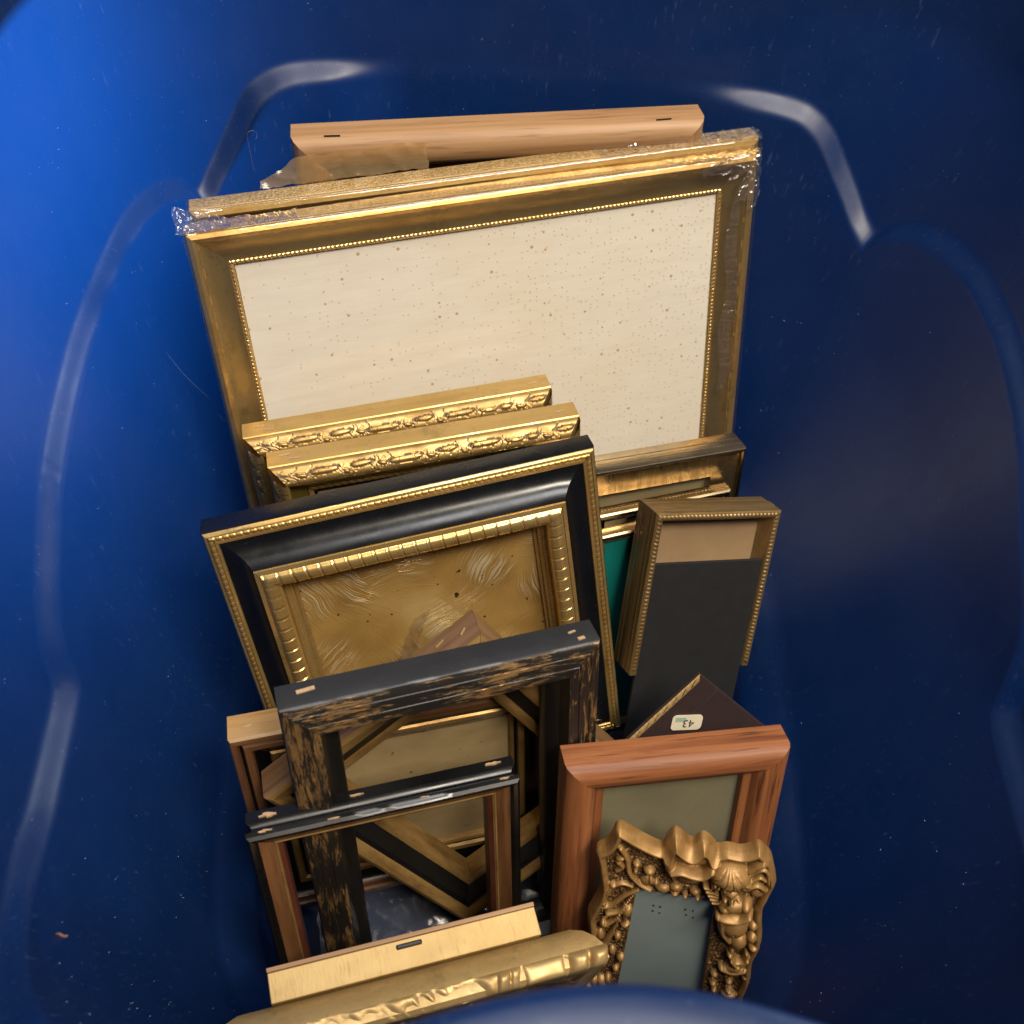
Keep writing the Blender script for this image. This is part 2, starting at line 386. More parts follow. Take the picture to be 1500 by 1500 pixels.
def h_leaf(p, r, seed=0):
    """low leafy carving: long lens shaped leaves, nodes between them and thin cracks, no two the same"""
    def f(x, t):
        s = 2*t-1; env = np.clip(1-s**4, 0, 1)**.5
        xw = x + .0022*np.sin(x*173+seed) + .0014*np.sin(x*411+seed*2)
        k = np.floor(xw/p); q = xw/p-k; a = np.sin(k*12.9898+seed)*.5
        out = .42 + .10*np.sin(x*330+2.5*s+seed)
        c1 = .35*np.sin(k*4.1+seed); w1 = .30+.10*a
        lens = np.clip(1-((q-.36)/w1)**2-((s-c1-.5*(q-.36))/.55)**2, 0, 1)
        out = out + .75*np.sqrt(lens)
        c2 = -.4*np.sin(k*2.7+1+seed)
        lens2 = np.clip(1-((q-.78)/.20)**2-((s-c2+.7*(q-.78))/.42)**2, 0, 1)
        out = out + .55*np.sqrt(lens2)
        knot = np.exp(-(np.minimum(q, 1-q)/.03)**2)
        out = out + .35*knot - .25*np.exp(-((np.minimum(q, 1-q)-.07)/.025)**2)
        crack = np.abs(np.sin(q*9.3+3.1*s+k*1.7)+.6*np.sin(q*21-4*s+k))
        out = out - .30*np.exp(-(crack/.10)**2)
        return r*env*out*.75
    return f
def h_nick(p, r):
    def f(x, t):
        k = np.floor(x/p); q = fr(x, p); w = .15+.08*np.sin(k*7.3)
        base = r*.45*np.sqrt(np.clip(1-(2*t-1)**2, 0, 1))
        lens = np.clip(1-((q-.5)/(w+.03))**2-((t-.72)/.26)**2, 0, 1)
        cut = (np.clip(1-((q-.5)/(w+.055))**2-((t-.72)/.34)**2, 0, 1) > 0) & (lens <= 0.02) & (t > .55)
        return base + r*.25*np.sqrt(lens) - .0003*cut, cut*1.
    return f
def h_nose(r, seed):
    """half round nose: plain above, with slim leaves and cracks cut into its lower half"""
    rr = np.random.RandomState(seed); ph = rr.uniform(0, 6.28, 6)
    def f(x, t):
        s = 2*t-1
        H = r*np.sqrt(np.clip(1-np.abs(s)**2.4, 0, 1))
        cut = np.zeros_like(H)
        p = .0285; xw = x + .0035*np.sin(x*97+ph[0]) + .002*np.sin(x*241+ph[1])
        k = np.floor(xw/p); q = xw/p-k
        for (q0, w0, t0, th, tilt) in ((.34, .25, .56, .15, .10), (.80, .13, .70, .10, -.25)):
            tt = t - t0 - .07*np.sin(k*2.3+q0*9+ph[2]) - tilt*(q-q0)
            d = ((q-q0)/w0)**2 + (tt/th)**2
            H = H + r*.30*np.sqrt(np.clip(1-d, 0, 1))
            cut = np.maximum(cut, ((d > 1.0) & (d < 1.75) & (tt < .02))*1.)
            cut = np.maximum(cut, ((d > 1.0) & (d < 1.3) & (np.sin(q*60+k) > -.2))*1.)
        wav = t - .50 - .10*np.sin(q*8+k*1.3) - .05*np.sin(q*25+k)
        cut = np.maximum(cut, (np.abs(wav) < .018)*(np.sin(q*11+k*2.1+ph[3]) > .35))
        v = q + .05*np.sin(t*9+k) ; 
        for qc in (.06, .58, .95): cut = np.maximum(cut, (np.abs(v-qc) < .009)*(t > .30+.18*np.sin(k*3+qc*20)))
        br = np.abs(np.sin(q*19+5*t+k*1.9)+.7*np.sin(q*33-9*t+k))
        cut = np.maximum(cut, (br < .06)*(t > .55))
        return H - .00045*cut, cut
    return f

FR_GROUP = 'old picture frames standing in the bin'
def picture_frame(p, label, prof, segs, mats, reliefs=(), inner=(), nseg=24, cat='picture frame', rails=(0, 1, 2, 3), cut=False):
    TL = Vector(p[:3]); w, d, h = p[6:9]
    u, v, n = frame_basis(p)
    o = TL + u*(w/2) - v*h
    mw = Matrix(((u.x, v.x, n.x, o.x), (u.y, v.y, n.y, o.y), (u.z, v.z, n.z, o.z), (0, 0, 0, 1)))
    root = thing('picture_frame', label, cat, mw, FR_GROUP)
    rm = rail_mats(w, h); cache = {}
    root_rails = {}
    for i in rails:
        m, L = rm[i]
        c = None
        if cut and i == 1: c = 'end'
        if cut and i == 3: c = 'start'
        key = (round(L, 6), c)
        if key in cache and not cut:
            src = cache[key]
            o2 = src.copy(); COL.objects.link(o2); o2.parent = root; o2.matrix_local = m
            for ch in src.children:
                c2 = ch.copy(); COL.objects.link(c2); c2.parent = o2
        else:
            V, Fc, MI = rail_mesh('rail', L, prof, segs, mats, nseg, cut=c)
            o2 = mesh_obj('rail', V, Fc, mats, root, MI); o2.matrix_local = m
            for (nm, A, B, hf, mat, per_m, nt) in reliefs: relief(nm, L, A, B, hf, mat, o2, L*per_m, nt)
            cache[key] = o2
        root_rails[i] = o2
    for (nm, inset, z0, th, mat) in inner:
        box(nm, (-w/2+inset, inset, z0-th), (w/2-inset, h-inset, z0), mat, root)
    return root, root_rails
def staple(rail, x, z, L=.0055, wd=.0007, ang=0., mat='staple', name='staple'):
    """a staple or its torn mark on the outer side of a rail (y = 0 plane)"""
    ca, sa = math.cos(ang), math.sin(ang)
    pts = []
    for (a, b) in ((-L/2, -wd/2), (L/2, -wd/2), (L/2, wd/2), (-L/2, wd/2)): pts.append((x+a*ca-b*sa, z+a*sa+b*ca))
    v = [(px, -.0006, pz) for px, pz in pts] + [(px, .0004, pz) for px, pz in pts]
    mesh_obj(name, v, [(0, 1, 2, 3), (7, 6, 5, 4), (0, 4, 5, 1), (1, 5, 6, 2), (2, 6, 7, 3), (3, 7, 4, 0)], mat, rail, smooth=False)
def chip(parent, c, ax, ay, nrm, sx, sy, mat='bare_wood', name='chip', th=.00045, seed=0):
    """a small flake of bare wood showing where the finish has broken off"""
    rr = random.Random(seed); n = 19; c = Vector(c); ax = Vector(ax); ay = Vector(ay); nrm = Vector(nrm)
    top = []; bot = []
    for i in range(n):
        a = 2*math.pi*i/n; k = .35+.85*rr.random()
        q = c + ax*(sx*k*math.cos(a)) + ay*(sy*k*math.sin(a))
        top.append(q + nrm*th); bot.append(q - nrm*.0004)
    V = top+bot; Fc = [tuple(range(n))] + [(i, n+i, n+(i+1) % n, (i+1) % n) for i in range(n)]
    mesh_obj(name, V, Fc, mat, parent, smooth=False)

# ------------------------------------------------------------------ ground and bin
gm = mesh_obj('ground', [(-30, -30, -.2913), (30, -30, -.2913), (30, 30, -.2913), (-30, 30, -.2913)], [(0, 1, 2, 3)], 'concrete')
gm['kind'] = 'structure'
ZF, ZR = -.287, .174
LEDGE = [(.0, -.0128), (.011, -.0165), (.034, -.0275), (.057, -.039), (.075, -.050), (.089, -.062), (.106, -.082), (.122, -.0835), (.140, -.083), (.178, -.079), (.224, -.062), (.257, -.041), (.29, -.01), (.33, .03), (.38, .053), (.46, .056),
         (.62, .056), (.70, .053), (.75, .03), (.80, -.01), (.85, -.045), (.955, -.062), (.972, -.060), (.985, -.045), (1.01, -.018), (1.065, .004), (1.11, .022), (1.164, .0335), (1.198, .037), (1.236, .037), (1.275, .032), (1.311, .022), (1.330, .011), (1.342, .001), (1.350, -.009),
         (1.358, -.0055), (1.364, -.002), (1.380, .011), (1.395, .024), (1.415, .043), (1.426, .050), (1.437, .054), (1.462, .056), (1.54, .057), (1.70, .056), (1.794, .053), (1.806, .0523), (1.818, .050), (1.828, .046), (1.837, .041), (1.857, .018), (1.877, -.003), (1.896, -.017),
         (1.903, -.005), (1.912, .0005), (1.924, .004), (1.94, .0068), (1.959, .0078), (2.008, .005), (2.077, .002), (2.11, -.0014), (2.137, -.0055), (2.168, -.0128)]
_la = np.array([a for a, b in LEDGE]); _lz = np.array([b for a, b in LEDGE])
def plan(deg, z, off=0.):
    t = (z+.27)/.415; ax = .25+.07*t+off-.055*np.clip((-.06-z)/.21, 0, 1)**1.3; by = .275+.0725*t+off; cy = -.065+.0175*t
    c = np.cos(np.radians(deg)); s = np.sin(np.radians(deg)); e = .5
    return ax*np.sign(c)*np.abs(c)**e, cy + by*np.sign(s)*np.abs(s)**e
_d0 = np.linspace(-180, 180, 20001); _x, _y = plan(_d0, 0.); _L = np.concatenate([[0], np.cumsum(np.hypot(np.diff(_x), np.diff(_y)))])
def ledge_z(deg):
    """monotone cubic (along the perimeter) through the ledge's points: bends softly between the cusps"""
    deg = np.interp(deg, _d0, _L)
    x = _la; y = _lz; h = np.diff(x); s = np.diff(y)/h
    m = np.zeros(len(x)); m[0] = m[-1] = .5*(s[0]+s[-1])
    for i in range(1, len(x)-1):
        m[i] = 0 if s[i-1]*s[i] <= 0 else 3*(h[i-1]+h[i])/((2*h[i]+h[i-1])/s[i-1] + (h[i]+2*h[i-1])/s[i])
    i = np.clip(np.searchsorted(x, deg)-1, 0, len(h)-1); t = (deg-x[i])/h[i]
    return (2*t**3-3*t**2+1)*y[i] + (t**3-2*t**2+t)*h[i]*m[i] + (-2*t**3+3*t**2)*y[i+1] + (t**3-t**2)*h[i]*m[i+1]
def make_bin():
    root = thing('storage_bin', 'deep glossy blue plastic storage bin with arched wall ledges holding the frames', 'storage bin', Matrix.Translation((0, -.03, ZF-.004)))
    # even spacing round the plan
    d0 = np.linspace(-180, 180, 20001); x, y = plan(d0, 0.); L = np.concatenate([[0], np.cumsum(np.hypot(np.diff(x), np.diff(y)))])
    NP = 720; deg = np.interp(np.linspace(0, L[-1], NP, endpoint=False), L, d0)
    zl = ledge_z(deg); zl = np.array(zl)
    arc = np.interp(deg, _d0, _L); mid = np.clip((.165-np.abs(arc-1.626))/.07, 0, 1); mid = mid*mid*(3-2*mid)
    D = .0095*(1-.95*mid)
    rows = []
    for k in np.linspace(.0, .9, 7): rows.append(('floor', k))
    for k in np.linspace(0, 1, 7): rows.append(('fillet', k))
    for k in np.linspace(0, 1, 18)[1:]: rows.append(('low', k))
    for k in np.linspace(0, 1, 19)[1:]: rows.append(('ledge', k))
    for k in np.linspace(0, 1, 18)[1:]: rows.append(('up', k))
    for k in np.linspace(0, 1, 12)[1:]: rows.append(('rim', k))
    RIM = [(0, 0), (.0005, .0022), (.0018, .0038), (.0045, .0048), (.010, .0053), (.016, .0054), (.022, .0052), (.028, .0042), (.032, .0022), (.0345, -.002), (.0355, -.010), (.0355, -.024)]
    V = []
    rf = .045; hw = .0085
    for kind, k in rows:
        if kind == 'floor':
            x, y = plan(deg, ZF, -D-rf); x = x*(.02+.98*k/.9); y = -.065 + (y+.065)*(.02+.98*k/.9); z = np.full(NP, ZF)
        elif kind == 'fillet':
            a = k*math.pi/2; z = np.full(NP, ZF + rf*(1-math.cos(a))); x, y = plan(deg, ZF, -D-rf*(1-math.sin(a)))
        elif kind == 'low':
            z = (ZF+rf) + (zl-hw-(ZF+rf))*k; x, y = plan(deg, z, -D)
        elif kind == 'ledge':
            z = zl-hw + 2*hw*k; s = k*k*k*(k*(6*k-15)+10); x, y = plan(deg, z, -D*(1-s))
        elif kind == 'up':
            z = zl+hw + (ZR-zl-hw)*k; x, y = plan(deg, z)
        else:
            off, dz = RIM[int(round(k*11))]; z = np.full(NP, ZR+dz); x, y = plan(deg, np.full(NP, ZR), off)
        g = np.clip((z-.03)/.144, 0, 1)**1.5*np.exp(-((x+.006)/.105)**2)*(y < -.2)*.0395
        V.append(np.stack([x, y+g, z], -1))
    V = np.array(V); nr = len(rows)
    P = V.reshape(-1, 3) - np.array([0, -.03, ZF-.004])
    Fc = [(i*NP+j, i*NP+(j+1) % NP, (i+1)*NP+(j+1) % NP, (i+1)*NP+j) for i in range(nr-1) for j in range(NP)]
    Fc.append(tuple(range(NP))[::-1])
    Fc = [f[::-1] for f in Fc]
    o = mesh_obj('bin_shell', P, Fc, 'plastic', root, sharp=0)
    return root
BIN = make_bin()

# ------------------------------------------------------------------ the frames
P = {
'F1': [-0.1752, 0.1872, 0.0507, 0.1284, 0.1396, 0.0492, 0.29, 0.024, 0.3314],
'F2': [-0.2355, 0.1297, 0.0308, 0.2262, 0.1948, 0.0604, 0.4012, 0.0196, 0.3193],
'F3': [-0.233, 0.1013, 0.0368, 0.2615, 0.3512, 0.0396, 0.4, 0.02, 0.3349],
'F4': [-0.1983, 0.0221, -0.0759, 0.2158, 0.2727, 0.0692, 0.22, 0.0274, 0.2096],
'F5': [-0.1759, -0.0105, -0.065, 0.2128, 0.2659, 0.0662, 0.2149, 0.0288, 0.2201],
'F6': [-0.2046, -0.0756, -0.0386, 0.1886, 0.4041, 0.1356, 0.245, 0.018, 0.2446],
'F7': [0.0106, 0.0064, -0.0764, 0.2651, 0.32, 0.0004, 0.15, 0.0213, 0.204],
'F8a': [0.047, -0.0044, -0.1013, 0.2836, 0.3329, 0.007, 0.105, 0.0105, 0.1785],
'F8b': [0.0463, -0.0215, -0.1032, 0.2968, 0.3667, 0.0161, 0.058, 0.012, 0.1787],
'F9': [0.0816, -0.0249, -0.0651, 0.3367, 0.5411, -0.218, 0.098, 0.0266, 0.1237],
'F10': [0.0383, -0.1713, -0.1723, 0.192, 0.4846, 0.768, 0.11, 0.0064, 0.13],
'F11': [0.0173, -0.1990, -0.0821, 0.1219, 0.4084, 0.0141, 0.1374, 0.0220, 0.1927],
'F12': [0.0666, -0.2422, -0.1483, -0.1807, 0.3996, 0.1136, 0.049, 0.02, 0.075],
'F13': [-0.1418, -0.1945, -0.0228, 0.2819, 0.3577, -0.0034, 0.18, 0.0199, 0.2636],
'F14': [-0.1807, -0.1794, -0.1011, 0.2177, 0.3157, 0.0268, 0.203, 0.0206, 0.1805],
'F15': [-0.1575, -0.2079, -0.117, 0.2539, 0.3848, 0.6123, 0.1644, 0.0234, 0.2003],
'F16': [-0.1595, -0.2399, -0.0913, 0.2458, 0.3405, 0.0113, 0.155, 0.0195, 0.1905],
'F17': [-0.1419, -0.3119, -0.1391, 0.2658, 0.0, -0.0525, 0.1556, 0.0148, 0.119]}
for k_ in ('F1', 'F2', 'F3', 'F4', 'F5', 'F7', 'F8a', 'F8b', 'F11', 'F13', 'F16', 'F17'): P[k_][8] += .0165/math.cos(P[k_][4])   # all stand on the bin floor

def film_skin(parent, w, h, depth, front=.0015, mat='wrap', amp=.0006, corner=.004, nx=110, ny=90, seed=0., wrap=.9, name='shrink_wrap', corners=(1, 1, .3, .3)):
    """clear film drawn tight over a frame: a sheet across the front folded back over the four sides"""
    e = .028; V = []
    A = np.linspace(-e, w+e, nx); B = np.linspace(-e, h+e, ny)
    for a in A:
        for b in B:
            oa = -a if a < 0 else (a-w if a > w else 0); ob = -b if b < 0 else (b-h if b > h else 0)
            x = min(max(a, -.0012), w+.0012); y = min(max(b, -.0012), h+.0012)
            back = max(oa, ob)/e
            z = front - back*(depth*wrap+front)
            cw = 0
            for (cx, cy, k) in ((0, h, corners[0]), (w, h, corners[1]), (0, 0, corners[2]), (w, 0, corners[3])):
                cw = max(cw, k*math.exp(-(((a-cx)/.020)**2 + ((b-cy)/.022)**2)))
            edge = math.exp(-(min(abs(a), abs(w-a), abs(b), abs(h-b))/.012)**2)
            q = Vector((a*55+seed, b*55, seed))
            f = mnoise.noise(q)*.5 + mnoise.noise(q*2.7)*.35 + mnoise.noise(q*6)*.2
            dz = f*(amp*.15 + amp*edge + corner*cw)
            out = max(0, f)*corner*cw*.6
            V.append((x-w/2 + (out if oa and a > w else -out if oa else 0) + dz*.3, y + (out if b > h else 0) + dz*.4*(ob > 0), z + dz*(1 if not (oa or ob) else .5)))
    o = mesh_obj(name, V, grid_faces(nx, ny), mat, parent, sharp=0)
    return o

# back wooden frame
d = .024
prof = [(0, -d), (0, -.006), (.0015, -.0015), (.005, .0015), (.011, .003), (.018, .0022), (.023, -.001), (.0255, -.006), (.026, -.0105), (.031, -.0115), (.045, -.0125), (.045, -d)]
f1, rl = picture_frame(P['F1'], 'plain unfinished pinkish pine frame standing rearmost against the far wall of the bin', prof, [0]*12, ['pine'], inner=[('backing_board', .043, -.015, .004, 'kraft')])
for x, a in ((.03, .05), (.262, -.04)): staple(rl[0], x, -.0040, .011, .00035, a, 'iron')

# two shrink wrapped gold frames
d = .0196
prof = [(0, -d), (0, -.0042), (.0012, -.0015), (.004, -.0003), (.0065, -.001), (.0085, -.0032), (.014, -.0066), (.020, -.0078), (.0233, -.0075), (.0240, -.0088), (.0272, -.0092), (.0275, -d)]
sg = [0, 1, 1, 1, 2, 2, 2, 2, 1, 1, 1, 1]
rel = [('beading', (.0236, -.0080), (.0266, -.0085), h_bead(.0030, .0013), 'gilt_bright', 2200, 5),
       ('leaf_trim', (.0035, -.0004), (.0080, -.0026), h_nick(.0185, .0013), 'gilt', 2200, 12),
       ('beading', (-.0000, -.0060), (-.0000, -.0044), h_bead(.0022, .0006), 'gilt_pale', 1800, 4)]
f2, _ = picture_frame(P['F2'], 'wide gold frame in torn shrink wrap, just behind the one showing blank cream paper', prof, sg, ['gilt_tex', 'gilt', 'gilt_cove'], rel, [('paper', .026, -.0100, .002, 'paper')])
film_skin(f2, P['F2'][6], P['F2'][8], d, seed=3.1, corner=.006)
f3, _ = picture_frame(P['F3'], 'largest gold frame in clear shrink wrap around a blank foxed cream sheet', prof, sg, ['gilt_tex', 'gilt', 'gilt_cove'], rel, [('paper', .026, -.0100, .002, 'paper')])
film_skin(f3, P['F3'][6], P['F3'][8], d, seed=9.4, corner=.007)
def crumple(name, parent, mat, fn, nu, nv, amp, sc, seed, along=(1, 1, 1)):
    V = []
    for i in range(nu):
        for j in range(nv):
            q = Vector(fn(i/(nu-1), j/(nv-1))); k = Vector((q.x*along[0]+.35*q.y*along[1], q.y*along[1], q.z*along[2]))*sc + Vector((seed, 0, 0))
            nn = Vector((mnoise.noise(k), mnoise.noise(k+Vector((9, 3, 1))), mnoise.noise(k+Vector((2, 8, 5)))))
            n2 = Vector((mnoise.noise(k*2.6), mnoise.noise(k*2.6+Vector((9, 3, 1))), mnoise.noise(k*2.6+Vector((2, 8, 5)))))
            V.append(q + nn*amp + n2*amp*.5)
    return mesh_obj(name, V, grid_faces(nu, nv), mat, parent, sharp=0)
w3, h3 = P['F3'][6], P['F3'][8]
crumple('film_flap', f3, 'wrap_crisp', lambda a, b: (-w3/2-.004+.034*a, h3+.001+.012*b*(1-a), .001-.017*b-.004*a), 60, 30, .0016, 110, 1, (3, 1.5, 1.5))
def quarter(a, b): 
    t = b*math.pi/2; r = a*(.030+.010*math.sin(b*9)+.006*math.sin(b*23)); return (w3/2+.001-r*math.sin(t), h3+.0008-r*math.cos(t), .0016)
crumple('film_flap', f3, 'wrap_crisp', quarter, 60, 80, .0017, 75, 4, (3, 3, 1))
crumple('film_flap', f3, 'wrap_crisp', lambda a, b: (w3/2-.019+.011*a*(.35+.65*math.sin(math.pi*b)**.5)+.002*math.sin(b*14), h3-.19+.158*b, -.0022), 22, 220, .0011, 55, 6, (1, 5, 1))
crumple('film_flap', f3, 'wrap_crisp', lambda a, b: (-w3/2-.001+.075*a, h3+.0012, .0010-.019*b), 200, 26, .0016, 70, 33, (4, 1.2, 1.5))
crumple('film_flap', f3, 'wrap_crisp', lambda a, b: (w3/2-.070+.071*a, h3+.0012, .0010-.019*b), 200, 26, .0015, 75, 35, (4, 1.2, 1.5))
w2, h2 = P['F2'][6], P['F2'][8]
crumple('film_flap', f2, 'wrap_crisp', lambda a, b: (w2/2-.098+.062*a, h2+.001+.010*b*math.sin(math.pi*a)**.6*(.6+.4*math.sin(a*21)), -.012-.004*b), 110, 26, .0016, 120, 11, (4, .8, .8))
crumple('film_flap', f2, 'wrap_crisp', lambda a, b: (w2/2-.12+.121*a, h2+.0014, .0008-.018*b), 260, 26, .0015, 75, 14, (4, 1.2, 1.5))
crumple('film_flap', f2, 'wrap_brown', lambda a, b: (-w2/2+.048+.115*a, h2+.0005+.017*b*min(1, a*3.5+.15), -d-.001-.004*b), 60, 12, .0016, 110, 21)

# two gold frames with carved bamboo-like lip
d = .0278
prof = [(0, -d), (0, -.0112), (.0008, -.0104), (.0102, .0000), (.0118, -.0010), (.0125, -.0065), (.0215, -.0100), (.0225, -.0125), (.0290, -.0140), (.0290, -d)]
sg = [0, 1, 1, 1, 2, 2, 2, 3, 2, 0]
rel = [('carving', (.0006, -.0106), (.0104, .0000), h_nose(.0034, 3), 'gilt_carved', 3600, 26),
       ('rope_trim', (.0228, -.0126), (.0268, -.0134), h_rope(.0052, .0016), 'gilt_worn', 1500, 6)]
f4, rl4 = picture_frame(P['F4'], 'gold frame with carved lip, the hindmost of two matching ones, touching the cream sheet', prof, sg, ['gilt_paint', 'gilt', 'gilt_green', 'black'], rel, [('backing_board', .028, -.016, .003, 'kraft')])
f5, rl5 = picture_frame(P['F5'], 'gold frame with carved lip and yellow inner slope, directly behind the black cove frame', prof, sg, ['gilt_paint', 'gilt', 'gilt_green', 'black'], rel, [('backing_board', .028, -.016, .003, 'kraft')])
for rl, w in ((rl4, P['F4'][6]), (rl5, P['F5'][6])):
    for x, z, a in ((.012, -.019, .1), (w-.018, -.0165, -.05), (w-.012, -.0215, .1)): staple(rl[0], x, z, .007, .0008, a)

# black and gold cove frame with foil picture
d = .018
prof = [(0, -d), (0, -.0035), (.0008, -.0014), (.0018, .0000), (.0030, .0004), (.0034, -.0006), (.0066, -.0004), (.0070, .0008), (.0086, .0006), (.0090, -.0003), (.0125, .0002), (.0160, .0014), (.0192, .0036), (.0218, .0066), (.0238, .0100), (.0252, .0132), (.0254, .0146), (.0278, .0150), (.0280, .0138), (.0388, .0120), (.0392, .0050), (.0412, .0048), (.0415, .0024), (.0436, .0022), (.0439, -.0006), (.0458, -.0010), (.0460, -.0035), (.0462, -d)]
sg = [0, 0, 1, 1, 2, 0, 1, 1, 1, 0, 0, 0, 0, 0, 0, 1, 1, 1, 2, 2, 1, 1, 1, 2, 1, 1, 0, 0]
rel = [('beading', (.0033, -.0003), (.0067, -.0001), h_rib(.0042, .0014, .5, .3), 'gilt', 1700, 7),
       ('ribbed_trim', (.0279, .0140), (.0389, .0120), h_rib(.0084, .0046, .30, .13, .08), 'gilt_bright', 2000, 13)]
f6, _ = picture_frame(P['F6'], 'black cove frame with gold ribbed edges around feathery gold foil', prof, sg, ['black', 'gilt_bright', 'gilt_cove'], rel, [('picture', .0456, -.0040, .002, 'foil')])
crumple('film_scrap', f6, 'wrap_crisp', lambda a, b: (-.034+.012*a+.024*b, .100+.045*b+.004*a, -.0022), 24, 70, .0012, 80, 31, (2.5, 1, 1))

# thin brass frames on the right
d = .0213
prof = [(0, -d), (0, -.0014), (.0007, -.0003), (.0022, .0002), (.0034, -.0006), (.0038, -.0036), (.0235, -.0046), (.0238, -.0075), (.0238, -d)]
rel = [('beading', (0, -.0150), (0, -.0130), h_bead(.0026, .0006), 'brass', 1500, 4), ('beading', (0, -.0085), (0, -.0065), h_bead(.0026, .0006), 'brass', 1500, 4)]
f7, _ = picture_frame(P['F7'], 'thin polished brass frame with broad flat brass border and glass, behind the tan strut frame', prof, [1, 0, 0, 0, 0, 2, 2, 2, 1], ['brass', 'brass', 'brass_flat'], rel, [('backing_board', .023, -.012, .002, 'beige'), ('glass', .0232, -.0068, .0012, 'glass')])
d = .0105
prof = [(0, -d), (0, -.0016), (.0010, -.0003), (.0030, .0000), (.0046, -.0012), (.0050, -.003), (.0085, -.0045), (.0085, -d)]
rel = [('beading', (0, -.0072), (0, -.0050), h_bead(.0026, .0006), 'brass', 1500, 4)]
f8, _ = picture_frame(P['F8a'], 'narrow brass frame wedged between the broad brass frame and the teal one', prof, [0]*8, ['brass'], rel, [('backing_board', .008, -.0065, .002, 'beige')])
rel = [('beading', (.0060, -.0034), (.0082, -.0042), h_bead(.0022, .0007), 'gilt_worn', 1500, 4)]
f8b, _ = picture_frame(P['F8b'], 'narrow brass frame holding plain teal card', prof, [0]*8, ['brass'], rel, [('card', .008, -.0062, .002, 'teal')])

# tan gold slide-in frame whose board has slipped down
d = .0274
prof = [(0, -d), (0, -.0190), (-.0004, -.0180), (-.0004, -.0105), (0, -.0095), (0, -.0012), (.0010, 0), (.0052, -.0004), (.0058, -.0016), (.0062, -.0080), (.0085, -.0130), (.0115, -.0150), (.0115, -d)]
rel = [('beading', (.0012, 0), (.0052, -.0004), h_bead(.0030, .0012), 'gilt_tan', 1800, 6), ('beading', (0, -.0225), (0, -.0200), h_bead(.0024, .0006), 'gilt_tan', 1500, 4), ('beading', (0, -.0075), (0, -.0050), h_bead(.0024, .0006), 'gilt_tan', 1500, 4)]
f9, _ = picture_frame(P['F9'], 'tan gold three-sided beaded frame with its black board slipped down', prof, [0]*13, ['gilt_tan'], rel, [], rails=(0, 1, 3), cut=True)
w, h = P['F9'][6], P['F9'][8]
box('backing_board', (-w/2+.0085, .0, -.0150), (w/2-.0085, h-.0085, -.0132), 'kraft', f9)
box('black_board', (-w/2+.0055, -.085, -.0048), (w/2-.0058, h-.038, -.0022), 'velvet', f9, .0004)

# brown album cover tipped on its corner
p = P['F10']; u, v, n = frame_basis(p); w, d, h = p[6:9]; h = .088
o = Vector(p[:3]) + u*(w/2) - v*h
f10 = thing('photo_folder', 'dark brown photo folder tipped on its corner, with gold filigree edge and price sticker', 'photo folder', Matrix(((u.x, v.x, n.x, o.x), (u.y, v.y, n.y, o.y), (u.z, v.z, n.z, o.z), (0, 0, 0, 1))))
box('cover', (-w/2, 0, -.003), (w/2, h, 0), 'album', f10, .0006)
box('cover', (-w/2+.001, .001, -.0060), (w/2-.001, h-.0025, -.0042), 'album', f10, .0006)
box('page_block', (-w/2+.003, .003, -.0041), (w/2-.003, h-.004, -.0031), 'album', f10)
def filigree(x, t):
    q = np.abs(np.sin(x*760+2.2*np.sin(6.283*t)))*np.abs(np.cos(x*380-3*t))
    return .0008*np.sqrt(np.clip(1-(2*t-1)**2, 0, 1))*(.5+.5*q), (q < .22)*((t > .15) & (t < .85))*1.
fg = relief('filigree_edge', w, (-.0001, 0.0003), (.0044, .0003), filigree, 'gilt_pale', f10, w*2600, 9)
fg.matrix_local = Matrix(((-1, 0, 0, w/2), (0, -1, 0, h), (0, 0, 1, 0), (0, 0, 0, 1)))
box('crease', (-w/2+.001, h-.0205, 0), (w/2-.001, h-.0198, .0004), 'ink', f10)

# red oak frame
d = .0223
prof = [(0, -d), (0, -.0065), (.0010, -.0035), (.0050, -.0004), (.0090, .0006), (.0140, .0000), (.0180, -.0026), (.0198, -.0060), (.0206, -.0072), (.0250, -.0085), (.0258, -.0105), (.0258, -d)]
f11, rl = picture_frame(P['F11'], 'orange red oak frame with grey glass, behind the cherub frame', prof, [0]*12, ['oak'], inner=[('backing_board', .025, -.0135, .002, 'grey_back'), ('glass', .0252, -.0112, .0012, 'glass')])

# distressed black and gold frame
d = .0199
prof = [(0, -d), (0, -.0025), (.0008, -.0010), (.0024, -.0002), (.0060, .0010), (.0064, .0006), (.0068, .0012), (.0130, .0026), (.0134, .0021), (.0138, .0026), (.0195, .0030), (.0205, .0008), (.0225, -.0056), (.0290, -.0100), (.0300, -.0120), (.0300, -d)]
sg = [0, 0, 1, 1, 1, 1, 1, 1, 1, 1, 2, 2, 2, 2, 2, 2]
f13, rl = picture_frame(P['F13'], 'empty black frame with scraped gold face, standing upright around the tilted diamond frame', prof, sg, ['black_grey', 'distress', 'black_soft'])
w, h = P['F13'][6], P['F13'][8]
for x, z, L, wd, a in ((.010, -.006, .0042, .0022, .1), (.0135, -.0125, .0046, .0013, .2), (w-.016, -.0125, .010, .0026, .1)): staple(rl[0], x, z, L, wd, a, 'bare_wood', 'filler_plug')

